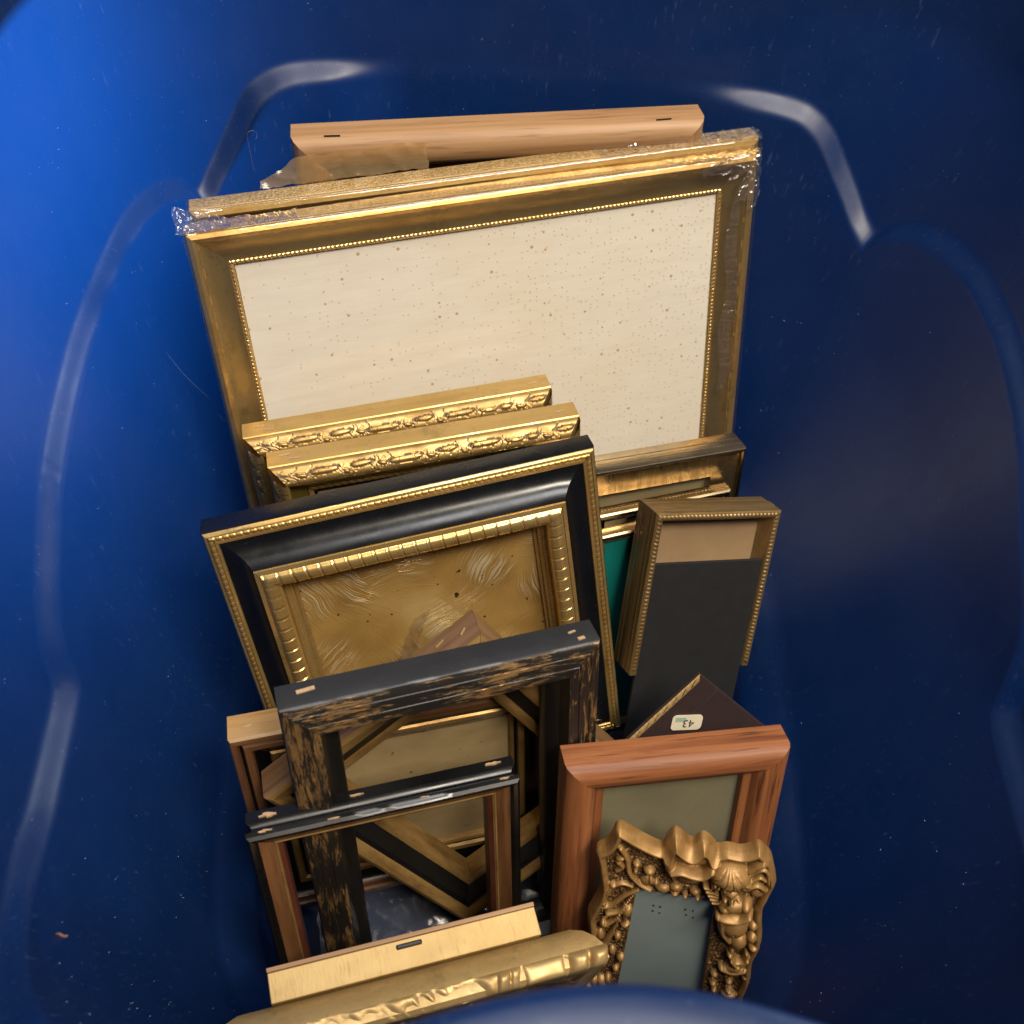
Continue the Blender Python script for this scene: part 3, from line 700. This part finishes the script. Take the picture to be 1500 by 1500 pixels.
# landscape striped frame behind the diamond
d = .0206
prof = [(0, -d), (0, -.0022), (.0012, -.0004), (.0045, 0), (.0055, -.0022), (.0070, -.0026), (.0080, -.0006), (.0120, -.0008), (.0128, -.0030), (.0150, -.0048), (.0215, -.0062), (.0225, -.0048), (.0258, -.0050), (.0266, -.0072), (.0282, -.0076), (.0288, -.0066), (.0310, -.0074), (.0314, -.0095), (.0314, -d)]
sg = [0, 0, 1, 1, 3, 1, 1, 1, 3, 3, 2, 2, 2, 3, 3, 2, 2, 2, 0]
f14, rl = picture_frame(P['F14'], 'brown and gold grooved frame with aged tan backing, low behind the tilted diamond frame', prof, sg, ['sidewood', 'walnut', 'gilt_worn', 'black'], (), [('backing_board', .031, -.0115, .002, 'beige')])
staple(rl[0], P['F14'][6]-.012, -.010, .006, .0012, .2)

# diamond frame
d = .0234
prof = [(0, -d), (0, -.0030), (.0008, -.0012), (.0035, .0003), (.0080, -.0003), (.0108, -.0022), (.0112, -.0034), (.0130, -.0046), (.0180, -.0078), (.0215, -.0098), (.0219, -.0088), (.0250, -.0088), (.0284, -.0106), (.0288, -.0130), (.0288, -d)]
sg = [0, 0, 1, 1, 1, 3, 3, 2, 2, 1, 1, 1, 1, 1, 0]
f15, rl = picture_frame(P['F15'], 'empty wood-sided gold and black frame tilted on its corner like a diamond', prof, sg, ['redbrown', 'gilt_worn', 'black_soft', 'black'])
w, h = P['F15'][6], P['F15'][8]
staple(rl[0], .010, -.012, .0050, .0009, .7, 'gilt_pale'); staple(rl[0], .026, -.016, .0060, .0009, .2, 'gilt_pale')

# small black and brown frame
d = .0195
prof = [(0, -d), (0, -.0120), (.0016, -.0112), (.0026, -.0096), (.0024, -.0076), (.0008, -.0062), (0, -.0056), (-.0008, -.0040), (-.0004, -.0016), (.0012, 0), (.0034, -.0004), (.0046, -.0016), (.0054, -.0022), (.0130, -.0060), (.0138, -.0056), (.0150, -.0066), (.0178, -.0084), (.0182, -.0110), (.0182, -d)]
sg = [0]*11 + [0, 1, 2, 2, 3, 3, 3, 0]
f16, rl = picture_frame(P['F16'], 'empty chipped black frame with brown wooden inner face, in front of the distressed one', prof, sg, ['black', 'walnut', 'gilt_worn', 'redline'])
w = P['F16'][6]
for k, (x, z, L, wd) in enumerate(((.012, -.016, .009, .0020), (.008, -.0035, .006, .0016), (w-.013, -.0145, .010, .0030), (w-.062, -.0148, .008, .0012), (.055, -.0028, .006, .0010), (w-.010, -.0040, .008, .0020), (w-.048, -.0020, .007, .0010))):
    chip(rl[0], (x, -.0003 if z < -.013 or z > -.007 else .001, z), (1, 0, 0), (0, 0, 1), (0, -1, 0), L/2, wd/2, seed=k, th=.0009)

# front ornate gold frame: a plain block behind, a wide scrolled flange before it
p0 = P['F17']; d = .0152; ext = .0225
uu, vv, nn_ = frame_basis(p0); tl = Vector(p0[:3]) - uu*ext - vv*.002
p = list(tl) + p0[3:6] + [p0[6]+2*ext, d, p0[8]-.002]
prof = [(.030, -.0095), (.012, -.0092), (.0040, -.0075), (-.0020, -.0040), (-.0065, .0010), (-.0095, .0065), (-.0105, .0100), (-.0105, .0150), (-.0085, .0175), (-.0020, .0180), (.0080, .0165), (.0180, .0110), (.0280, .0050), (.0330, .0035), (.0360, -.0010), (.0360, -.0095)]
prof = [(a, b+.0090) for a, b in prof]
sg = [0]*16
def h_scroll(L):
    def f(x, t):
        s = 2*t-1; e = np.clip(1-np.abs(s)**3, 0, 1)**.5; x = x+.0105
        H = .0009 + .0007*np.sin(x*118+1.5*t) + .0005*np.sin(x*263+2) + .0003*np.sin(x*610+4*t)
        for c0, hw, hh in ((.0060, .0056, .0060), (.0185, .0058, .0054), (.0560, .0030, .0036), (.0630, .0040, .0044)):
            H = np.maximum(H, hh*np.clip(1-(np.abs(x-c0-.0012*s)/hw)**3.2, 0, 1)**.5*(1-.12*s))
        H = np.maximum(H, .0036*np.clip(1-(np.abs(x-.0385)/.0122)**12, 0, 1)**.5*(1+.25*s))
        for c0, hw, hh in ((.0070, .0060, .0050), (.0220, .0070, .0030), (.0400, .0110, .0022)):
            H = np.maximum(H, hh*np.clip(1-(np.abs(L+.021-x-c0+.002*s)/hw)**2.6, 0, 1)**.5)
        H = np.maximum(H, .0022*np.exp(-((x-.110-.004*s)/.016)**2)*(1+.35*np.sin(x*720+5*t)))
        return e*(H*1.25 + .0011*np.sin(x*95+1) + .0006*np.sin(x*221-2*t))
    return f
rel = [('scroll_edge', (-.0108, .0165), (-.0070, .0270), h_scroll(p[6]), 'gilt_pale', 2600, 20),
       ('scroll_band', (.0010, .0268), (.0170, .0210), h_leaf(.036, .0042, 2), 'gilt_worn', 900, 10)]
f17, rl = picture_frame(p, 'pale gold ornate scrolled frame in the foreground, nearest the bin rim', prof, sg, ['gilt_pale'], rel, [('backing_board', .034, .006, .003, 'kraft')])
w = p0[6]; h17 = p0[8]
box('back_block', (-w/2, h17-.022, -d+.0002), (w/2, h17, .0012), 'gilt_crackle', f17, .0005)
for sx in (-1, 1): box('back_block', (sx*w/2-.011-sx*.011, .0, -d+.0002), (sx*w/2+.011-sx*.011, h17-.0222, .0012), 'gilt_crackle', f17, .0005)
box('back_strip', (-w/2-.0003, h17-.004, -d-.0026), (w/2+.0003, h17+.0004, -d), 'pine', f17, .0004)
box('hanger', (-.006, h17-.001, -d+.0025), (.009, h17+.0015, -d+.0052), 'iron', f17, .0008)

# ------------------------------------------------------------------ cherub frame: modelled relief
HM = np.array([[0.040917, 0.00599, 0.030116], [0.007988, -0.061219, -0.015743], [0.012713, -0.049771, 1.0]])
def loc12(x, y):
    x = (np.asarray(x, float)-1000)/100; y = (np.asarray(y, float)-1330)/100
    q = HM[2, 0]*x + HM[2, 1]*y + HM[2, 2]
    return (HM[0, 0]*x+HM[0, 1]*y+HM[0, 2])/q, (HM[1, 0]*x+HM[1, 1]*y+HM[1, 2])/q
def cherub_frame():
    outline = [(850+a/5, 1195+b/5) for a, b in [(70, 890), (60, 770), (55, 700), (85, 640), (130, 560), (150, 480), (140, 380), (130, 300), (120, 230), (190, 190), (230, 140), (260, 75), (290, 60), (330, 75), (440, 140), (560, 200), (608, 205), (640, 150), (690, 105), (740, 122), (790, 168), (830, 180), (890, 142), (940, 155), (990, 205), (1010, 228), (1080, 220), (1180, 238), (1250, 225), (1310, 205), (1360, 245), (1400, 290), (1420, 370), (1432, 450), (1400, 520), (1370, 580), (1338, 640), (1328, 720), (1328, 850), (1310, 940), (1272, 1010), (1252, 1080), (1240, 1180), (1195, 1290), (1150, 1410), (900, 1450), (600, 1450), (300, 1440), (60, 1390), (-30, 1260), (0, 1060), (45, 960)]]
    ox, oy = loc12(*np.array(outline, float).T)
    pts = np.stack([ox, oy], 1)
    # smooth closed spline
    n = len(pts); fine = []
    for i in range(n):
        p0, p1, p2, p3 = pts[i-1], pts[i], pts[(i+1) % n], pts[(i+2) % n]
        for t in np.linspace(0, 1, 8, endpoint=False):
            fine.append(.5*((2*p1)+(-p0+p2)*t+(2*p0-5*p1+4*p2-p3)*t*t+(-p0+3*p1-3*p2+p3)*t**3))
    fine = np.array(fine)
    x0, y0 = fine.min(0)-.001; x1, y1 = fine.max(0)+.001
    step = .00031
    xs = np.arange(x0, x1, step); ys = np.arange(y0, y1, step)
    X, Y = np.meshgrid(xs, ys, indexing='ij')
    D = np.full(X.shape, 1e9); inside = np.zeros(X.shape, bool)
    for i in range(len(fine)):
        a, b = fine[i], fine[(i+1) % len(fine)]; e = b-a
        t = np.clip(((X-a[0])*e[0]+(Y-a[1])*e[1])/(e@e), 0, 1)
        D = np.minimum(D, np.hypot(X-a[0]-t*e[0], Y-a[1]-t*e[1]))
        if a[1] != b[1]:
            c = ((a[1] > Y) != (b[1] > Y)) & (X < (b[0]-a[0])*(Y-a[1])/(b[1]-a[1])+a[0]); inside ^= c
    # opening
    q = [loc12(*k) for k in ((933, 1294), (1048, 1311), (1022, 1485), (897, 1478))]
    op = np.ones(X.shape, bool); Dop = np.full(X.shape, 1e9)
    for i in range(4):
        a = np.array(q[i]); b = np.array(q[(i+1) % 4]); e = b-a; ln = np.hypot(*e)
        s = ((X-a[0])*e[1]-(Y-a[1])*e[0])/ln
        op &= s > 0
        t = np.clip(((X-a[0])*e[0]+(Y-a[1])*e[1])/(e@e), 0, 1); Dop = np.minimum(Dop, np.hypot(X-a[0]-t*e[0], Y-a[1]-t*e[1]))
    keep = inside & ~op
    PX = .0425e-2  # metres in one picture pixel on this plane
    H = .0035 + 0*X
    def ell(cx, cy, rx, ry, h, ang=0., base=.0030):
        nonlocal H
        a, b = loc12(cx, cy); ca, sa = math.cos(ang), math.sin(ang); rx *= PX; ry *= PX
        dx = (X-a)*ca+(Y-b)*sa; dy = -(X-a)*sa+(Y-b)*ca
        r2 = (dx/rx)**2+(dy/ry)**2
        H = np.maximum(H, np.where(r2 < 1, base + h*np.sqrt(np.clip(1-r2, 0, 1)), 0))
    def stroke(ptl, r0, r1, h, base=.0032, n=26):
        ptl = np.array(ptl, float); k = len(ptl); 
        for i in range(n):
            t = i/(n-1); s = t*(k-1); j = min(int(s), k-2); f = s-j
            p0 = ptl[max(j-1, 0)]; p1 = ptl[j]; p2 = ptl[j+1]; p3 = ptl[min(j+2, k-1)]
            c = .5*((2*p1)+(-p0+p2)*f+(2*p0-5*p1+4*p2-p3)*f*f+(-p0+3*p1-3*p2+p3)*f**3)
            r = r0+(r1-r0)*t; ell(c[0], c[1], r, r, h*(.55+.45*r/max(r0, r1)), 0, base)
    # granulated ground
    gr = nrng.normal(size=H.shape)
    for _ in range(3):
        Hp = np.pad(gr, 1, mode='edge'); gr = .2*(gr+Hp[:-2, 1:-1]+Hp[2:, 1:-1]+Hp[1:-1, :-2]+Hp[1:-1, 2:])
    H += .0016*gr
    def E(cx, cy, rx, ry, h, an=0., base=.003): ell(850+cx/5, 1195+cy/5, rx/5, ry/5, h, an, base)
    def K(pl, r0, r1, h, n=26, base=.003): stroke([(850+a/5, 1195+b/5) for a, b in pl], r0/5, r1/5, h, base, n)
    # raised, rounded lip along the outline
    H = np.maximum(H, np.where(D < .0056, .0015+.0062*np.sqrt(np.clip(1-((D-.0028)/.0030)**2, 0, 1)), 0))
    H = np.maximum(H, np.where(Dop < .0014, .0030+.0010*np.sqrt(np.clip(1-((Dop-.0007)/.0007)**2, 0, 1)), 0))
    # ribbon and flowers, upper left
    K([(300, 185), (345, 260), (362, 360), (430, 440), (510, 485)], 24, 20, .0048)
    K([(285, 285), (310, 320), (270, 350)], 30, 18, .0046); E(300, 255, 45, 24, .0050, .5)
    E(415, 300, 32, 26, .0050); E(408, 345, 20, 15, .0046); E(508, 345, 46, 34, .0062); E(490, 425, 54, 58, .0038); E(520, 415, 20, 46, .0052, .2)
    E(555, 430, 26, 36, .0050); E(605, 480, 58, 40, .0046); E(700, 470, 52, 40, .0050); E(690, 505, 36, 20, .0056); E(765, 522, 24, 20, .0056); E(840, 500, 46, 36, .0050); E(856, 535, 24, 14, .0056); E(800, 410, 110, 80, .0022)
    # acanthus leaves, left side
    K([(205, 505), (235, 462), (310, 440), (385, 465)], 30, 12, .0050); E(245, 450, 34, 26, .0052); E(210, 490, 22, 36, .0050, .2)
    K([(165, 600), (230, 600), (330, 530), (425, 488)], 32, 12, .0052); E(175, 580, 26, 36, .0054)
    K([(170, 735), (200, 735), (270, 690), (345, 580), (412, 500)], 30, 10, .0050); E(170, 725, 22, 36, .0054); K([(205, 655), (290, 640), (330, 590)], 26, 10, .0052)
    K([(185, 880), (225, 815), (285, 700)], 36, 12, .0052); E(150, 815, 34, 62, .0048, .1); E(128, 850, 20, 40, .0052)
    E(345, 650, 38, 66, .0052, -.2); E(330, 742, 40, 24, .0048, .4); E(275, 832, 30, 40, .0044); E(300, 985, 38, 44, .0050); E(262, 1060, 30, 34, .0050); E(235, 930, 34, 50, .0048)
    E(160, 1150, 44, 60, .0060, .3); E(105, 1150, 32, 54, .0058); E(205, 1130, 30, 46, .0056); E(312, 1185, 40, 46, .0054); E(378, 1186, 46, 40, .0054); E(60, 1185, 62, 36, .0054); E(120, 1210, 80, 26, .0060)
    for k in range(9): E(440+k*52, 1290+(k % 2)*26, 40, 34, .0054)
    # rolled two-lobed crest
    E(815, 245, 165, 78, .0060); K([(662, 300), (650, 225), (692, 152), (765, 200), (830, 232), (895, 182), (955, 205), (978, 268)], 46, 46, .0092, 40)
    K([(668, 300), (740, 296), (820, 322), (900, 330), (965, 290)], 30, 30, .0118, 36); K([(655, 300), (665, 360), (690, 420)], 24, 10, .0056)
    # wing
    K([(1235, 330), (1300, 292), (1375, 282), (1408, 350), (1400, 440)], 26, 22, .0072, 34); K([(1240, 360), (1320, 325), (1365, 350), (1372, 430)], 26, 18, .0062)
    K([(1250, 405), (1310, 385), (1350, 410)], 24, 18, .0058); K([(1225, 455), (1290, 440), (1350, 478)], 28, 20, .0066); E(1290, 520, 46, 44, .0032)
    # cherub: hips and legs, belly, arms, shoulders
    E(1150, 850, 74, 84, .0080); K([(1090, 935), (1125, 985), (1195, 985), (1212, 930)], 26, 20, .0078); E(1250, 822, 46, 56, .0072); E(1258, 738, 42, 46, .0070); E(1262, 900, 44, 30, .0066); E(1105, 920, 26, 50, .0060)
    E(1110, 1045, 86, 40, .0066); K([(1030, 1035), (1110, 1068), (1195, 1060)], 30, 22, .0074); K([(1100, 960), (1150, 1010), (1220, 970)], 18, 14, .0092)
    E(1120, 745, 108, 112, .0092); K([(1030, 690), (1036, 770), (1085, 840)], 36, 24, .0082); E(1118, 660, 110, 52, .0098)
    E(1112, 575, 128, 72, .0098); E(1205, 575, 52, 56, .0106); E(1050, 580, 54, 50, .0104); K([(1003, 625), (1060, 650), (1150, 662), (1228, 640)], 38, 34, .0112, 30); E(1002, 622, 24, 26, .0118)
    # knuckles of the hand held to the cheek
    for k in range(5): K([(905+k*14, 425+k*27), (955+k*8, 440+k*25), (1005+k*2, 470+k*18)], 15, 11, .0088, 14)
    # head: bowed face under a heavy fringe
    E(1100, 455, 86, 78, .0126); E(1052, 482, 30, 28, .0128); E(1150, 482, 30, 28, .0128); E(1100, 474, 16, 26, .0152); E(1100, 520, 30, 18, .0118)
    E(1095, 345, 138, 92, .0132)
    hx, hy = loc12(850+1092/5, 1195+268/5); th = np.arctan2(X-hx, hy-Y); rr_ = np.hypot(X-hx, Y-hy)/(PX/5)
    lx, ly = loc12(850+1095/5, 1195+360/5); hd = ((X-lx)/(150*PX/5))**2 + ((Y-ly)/(98*PX/5))**2
    fringe = hd < 1 - .10*np.abs(np.sin(th*6.5))
    groove = np.exp(-(np.sin(th*7.5+.012*rr_+.5*np.sin(rr_*.035))/.30)**2) + .5*np.exp(-(np.sin(th*17+.02*rr_)/.30)**2)
    lock = .0030+.0142*np.sqrt(np.clip(1.06-hd, 0, 1))
    H = np.where(fringe, np.maximum(H, lock) - .0011*groove*np.clip(rr_/45, 0, 1), H)
    for k in range(7):
        a = -1.25+k*.42; K([(1095+118*math.sin(a), 372+40*math.cos(a)), (1095+146*math.sin(a)+6*math.cos(k*3), 395+44*math.cos(a)), (1095+140*math.sin(a)+14*math.sin(k*2), 412+40*math.cos(a))], 17, 9, .0118, 12)
    for cx, cy, rx, ry, dp in ((1066, 456, 18, 10, .0030), (1136, 456, 18, 10, .0030), (1100, 508, 24, 6, .0022), (1120, 765, 8, 11, .0012)):
        a, b = loc12(850+cx/5, 1195+cy/5); g = np.exp(-(((X-a)/(rx/5*PX))**2+((Y-b)/(ry/5*PX))**2)); H -= dp*g
    # buds, lower right
    for cx, cy, r in ((980, 1100, 36), (970, 1168, 32), (975, 1212, 26), (1085, 1155, 33), (1200, 1120, 28), (1040, 1290, 34), (1000, 1330, 36)): E(cx, cy, r, r*.9, .0052)
    E(1085, 1250, 66, 30, .0058); E(1085, 1215, 32, 15, .0062); E(1120, 1330, 60, 30, .0054)
    # soften, and let the edge fall away
    for _ in range(2):
        Hp = np.pad(H, 1, mode='edge'); H = .5*H + .125*(Hp[:-2, 1:-1]+Hp[2:, 1:-1]+Hp[1:-1, :-2]+Hp[1:-1, 2:])
    H = np.minimum(H, .0002 + np.sqrt(np.clip(D, 0, .05))*.155)
    idx = -np.ones(X.shape, int); V = []; Fc = []
    ii, jj = np.nonzero(keep); idx[ii, jj] = np.arange(len(ii))
    nf = len(ii); V = np.stack([X[ii, jj], Y[ii, jj], H[ii, jj]], 1); Vb = V.copy(); Vb[:, 2] = -.0035
    NEAR = True
    a = idx[:-1, :-1]; b = idx[1:, :-1]; c = idx[1:, 1:]; e = idx[:-1, 1:]
    ok = (a >= 0) & (b >= 0) & (c >= 0) & (e >= 0)
    quads = np.stack([a[ok], b[ok], c[ok], e[ok]], 1)
    Fc = [tuple(k) for k in quads.tolist()]
    edges = {}
    for f in Fc:
        for k in range(4):
            edges[(f[k], f[(k+1) % 4])] = 1
    bnd = sorted({k for e in edges if (e[1], e[0]) not in edges for k in e})
    oq = [np.array(k) for k in q]
    for k in bnd:      # pull the stepped border onto the smooth outline
        pt = V[k, :2]; best = None
        for poly in ((fine if D[ii[k], jj[k]] < Dop[ii[k], jj[k]] else oq),):
            A_ = np.array(poly); B_ = np.roll(A_, -1, 0); e_ = B_-A_
            t_ = np.clip(((pt-A_)*e_).sum(1)/np.maximum((e_*e_).sum(1), 1e-12), 0, 1); c_ = A_+e_*t_[:, None]
            best = c_[np.argmin(((c_-pt)**2).sum(1))]
        V[k, :2] = best
    Vb = V.copy(); Vb[:, 2] = -.0035; V = np.concatenate([V, Vb])
    side = [(s1, s0, s0+nf, s1+nf) for (s0, s1) in edges if (s1, s0) not in edges]
    Fc += side
    p = P['F12']; u, v, n = frame_basis(p); o = Vector(p[:3]) - v*.118 + u*.03
    root = thing('picture_frame', 'small bronze gold resin frame sculpted with a winged cherub and leaf scrolls', 'picture frame', Matrix(((u.x, v.x, n.x, o.x), (u.y, v.y, n.y, o.y), (u.z, v.z, n.z, o.z), (0, 0, 0, 1))), FR_GROUP)
    sh = np.array([-.03, .118, 0])
    hz = V[:, 2]; mi = [1 if (len(f) == 4 and max(f) < nf and hz[list(f)].mean() < .0047 and D[ii[f[0]], jj[f[0]]] > .0050) else 0 for f in Fc]
    ob = mesh_obj('sculpted_frame', V+sh, Fc, [bronze(), bronze_ground()], root, mi, sharp=0)
    lo = np.array([min(k[0] for k in q), min(k[1] for k in q)])-.004; hi = np.array([max(k[0] for k in q), max(k[1] for k in q)])+.004
    box('photo_board', (lo[0]+sh[0], lo[1]+sh[1], -.0030), (hi[0]+sh[0], hi[1]+sh[1], -.0015), 'blue_grey', root)
    box('glass', (lo[0]+sh[0]+.001, lo[1]+sh[1]+.001, .0004), (hi[0]+sh[0]-.001, hi[1]+sh[1]-.001, .0014), 'glass', root)
    for cx, cy in ((957, 1329), (967, 1331), (956, 1337), (966, 1340), (1004, 1335), (1015, 1337), (1005, 1343), (1015, 1347)):
        a, b = loc12(cx, cy); chip(root, (a+sh[0], b+sh[1], -.0014), (1, 0, 0), (0, 1, 0), (0, 0, 1), .00075, .00085, 'ink', 'pin_hole', .0003, cx)
    return root
def bronze_ground():
    m = N('bronze_glaze'); v = m.co(rand=False)
    a = m.noise(v, 900, 3, .6)
    m.set(Base_Color=m.ramp(a, [(.42, (.045, .020, .006)), (.66, (.30, .165, .055))]), Metallic=.4, Roughness=.5); m.bump(a, .4, .0005); return m.m
def bronze():
    m = N('bronze_gold_resin'); v = m.co(rand=False)
    a = m.noise(v, 120, 5, .6)
    c = m.ramp(a, [(.3, (.24, .125, .036)), (.7, (.40, .225, .075))])
    m.set(Base_Color=c, Metallic=.38, Roughness=.48); m.bump(m.noise(v, 900, 3), .25, .0004); return m.m
cherub_frame()

# sticker on the brown folder
def sticker_on(root, cx, cy, ang):
    V = []; n = 6
    w, h, r = .0215, .0120, .0030
    pts = []
    for (sx, sy, a0) in ((1, 1, 0), (-1, 1, 90), (-1, -1, 180), (1, -1, 270)):
        for k in range(n+1):
            a = R(a0+90*k/n); pts.append((sx*(w/2-r)+r*math.cos(a), sy*(h/2-r)+r*math.sin(a)))
    st = mesh_obj('price_sticker', [(x, y, .0005) for x, y in pts]+[(x, y, 0) for x, y in pts], [tuple(range(len(pts)))]+[(i, len(pts)+i, len(pts)+(i+1) % len(pts), (i+1) % len(pts)) for i in range(len(pts))], 'sticker', root, smooth=False)
    st.matrix_local = Matrix.Translation((cx, cy, 0)) @ Matrix.Rotation(ang, 4, 'Z')
    cu = bpy.data.curves.new('t', 'FONT'); cu.body = '43'; cu.size = .0085; cu.align_x = 'CENTER'; cu.align_y = 'CENTER'; cu.extrude = .00005
    to = bpy.data.objects.new('t', cu); COL.objects.link(to)
    dg = bpy.context.evaluated_depsgraph_get(); me = bpy.data.meshes.new_from_object(to.evaluated_get(dg))
    bpy.data.objects.remove(to); me.materials.clear(); me.materials.append(G['ink'])
    t = bpy.data.objects.new('printed_number', me); COL.objects.link(t); t.parent = st
    t.matrix_local = Matrix.Translation((.001, -.0004, .0006)) @ Matrix.Rotation(R(180), 4, 'Z')
    for k in range(4): box('print_line', (-.0085, .0036-.0009*k, .0005), (-.0015+.0008*(k % 2), .0040-.0009*k, .0006), 'ink_teal', st)
sticker_on(f10, .0, .0, 0)
for ch in f10.children:
    if ch.name.startswith('price_sticker'):
        ch.matrix_local = Matrix.Translation((P['F10'][6]/2-.0310, .0655, .0003)) @ Matrix.Rotation(R(-52), 4, 'Z')

# ------------------------------------------------------------------ loose things in the bin
fl = crumple('plastic_film', None, 'floor_film', lambda a, b: (-.13+.20*a, -.31+.12*b, ZF+.011), 90, 60, .0065, 24, 51)
tag(fl, 'crumpled clear plastic film lying on the bin floor under the diamond frame', 'plastic film')

# hair, chip and lint on the walls
def wall_hit(deg, z, inside=.0):
    low = z < float(ledge_z(np.array([deg]))[0])
    x, y = plan(np.array([deg]), np.array([z]), (-.0095 if low else 0)-inside); return Vector((x[0], y[0], z))
def wall_frame(deg, z):
    p = wall_hit(deg, z); a = wall_hit(deg+.4, z)-p; b = wall_hit(deg, z+.002)-p
    a.normalize(); b = (b-a*b.dot(a)).normalized(); n = a.cross(b)
    if n.dot(Vector((0, -.03, z))-p) < 0: n = -n
    return p, a, b, n
V = []; Fc = []
for i in range(520):
    deg = rng.choice([rng.uniform(60, 300), rng.uniform(-60, 60), rng.uniform(120, 260)]); deg = (deg+180) % 360-180
    z = rng.uniform(-.25, .13)
    if abs(z-float(ledge_z(np.array([deg]))[0])) < .012: continue
    p, a, b, n = wall_frame(deg, z)
    s = rng.choice([.00022, .0003, .0003, .0004, .0006]); k = rng.uniform(1, 2.4); an = rng.uniform(0, 6.3)
    d1 = (a*math.cos(an)+b*math.sin(an))*s*k*.5; d2 = (-a*math.sin(an)+b*math.cos(an))*s*.4
    c = p + n*.0003; o0 = len(V)
    V += [c-d1, c-d2+n*.0003, c+d1, c+d2+n*.0003, c+n*.0006]
    Fc += [(o0, o0+1, o0+4), (o0+1, o0+2, o0+4), (o0+2, o0+3, o0+4), (o0+3, o0, o0+4)]
for (dg0, z0, dg1, z1) in ((163, -.075, 160, -.135), (161, -.14, 159.5, -.155)):
    last = None
    for i in range(15):
        t = i/14; p, a, b, n = wall_frame(dg0+(dg1-dg0)*t + .25*math.sin(t*5+dg0), z0+(z1-z0)*t)
        w_ = .00008*(.3+math.sin(math.pi*t)); o0 = len(V); V += [p+n*.0003-a*w_, p+n*.0003+a*w_]
        if last is not None: Fc.append((last, last+1, o0+1, o0))
        last = o0
G['lint'] = plain('grey_lint', (.42, .44, .50), .8)
li = mesh_obj('lint', V, Fc, 'lint', smooth=False); li['kind'] = 'stuff'; tag(li, 'pale specks of dust and lint clinging to the blue walls', 'lint')

def tube(name, pts, r, mat, parent=None, n=6):
    V = []; Fc = []
    pts = [Vector(p) for p in pts]
    for i, p in enumerate(pts):
        t = (pts[min(i+1, len(pts)-1)]-pts[max(i-1, 0)]).normalized()
        a = t.orthogonal().normalized(); b = t.cross(a)
        for k in range(n): V.append(p + (a*math.cos(2*math.pi*k/n)+b*math.sin(2*math.pi*k/n))*r)
    for i in range(len(pts)-1):
        for k in range(n): Fc.append((i*n+k, i*n+(k+1) % n, (i+1)*n+(k+1) % n, (i+1)*n+k))
    return mesh_obj(name, V, Fc, mat, parent, sharp=0)
G['hair'] = plain('dark_hair', (.20, .15, .11), .4)
p, a, b, n = wall_frame(124, .0)
hp = []
for i in range(30):
    t = i/29; ang = math.pi*1.35*max(0, (t-.55)/.45)
    if t < .55: q = (0, .026*t/.55)
    else: q = (.0035-.0035*math.cos(ang), .026+.0035*math.sin(ang))
    hp.append(p + n*(.002+.004*t) - a*(q[0]) + b*(q[1]-.006))
tag(tube('hair_strand', hp, .00013, 'hair'), 'curled hair on the far wall above the corner of the wrapped frames', 'hair')
G['chipwood'] = plain('red_wood_splinter', (.26, .125, .085), .7, 0, .2, 400)
p, a, b, n = wall_frame(-141, -.072)
tag(tube('wood_splinter', [p+n*.0007+a*(.0005*math.sin(i*1.1))+b*(.0017*i-.005) for i in range(6)], .0008, 'chipwood'), 'short reddish splinter stuck low on the left wall', 'splinter')
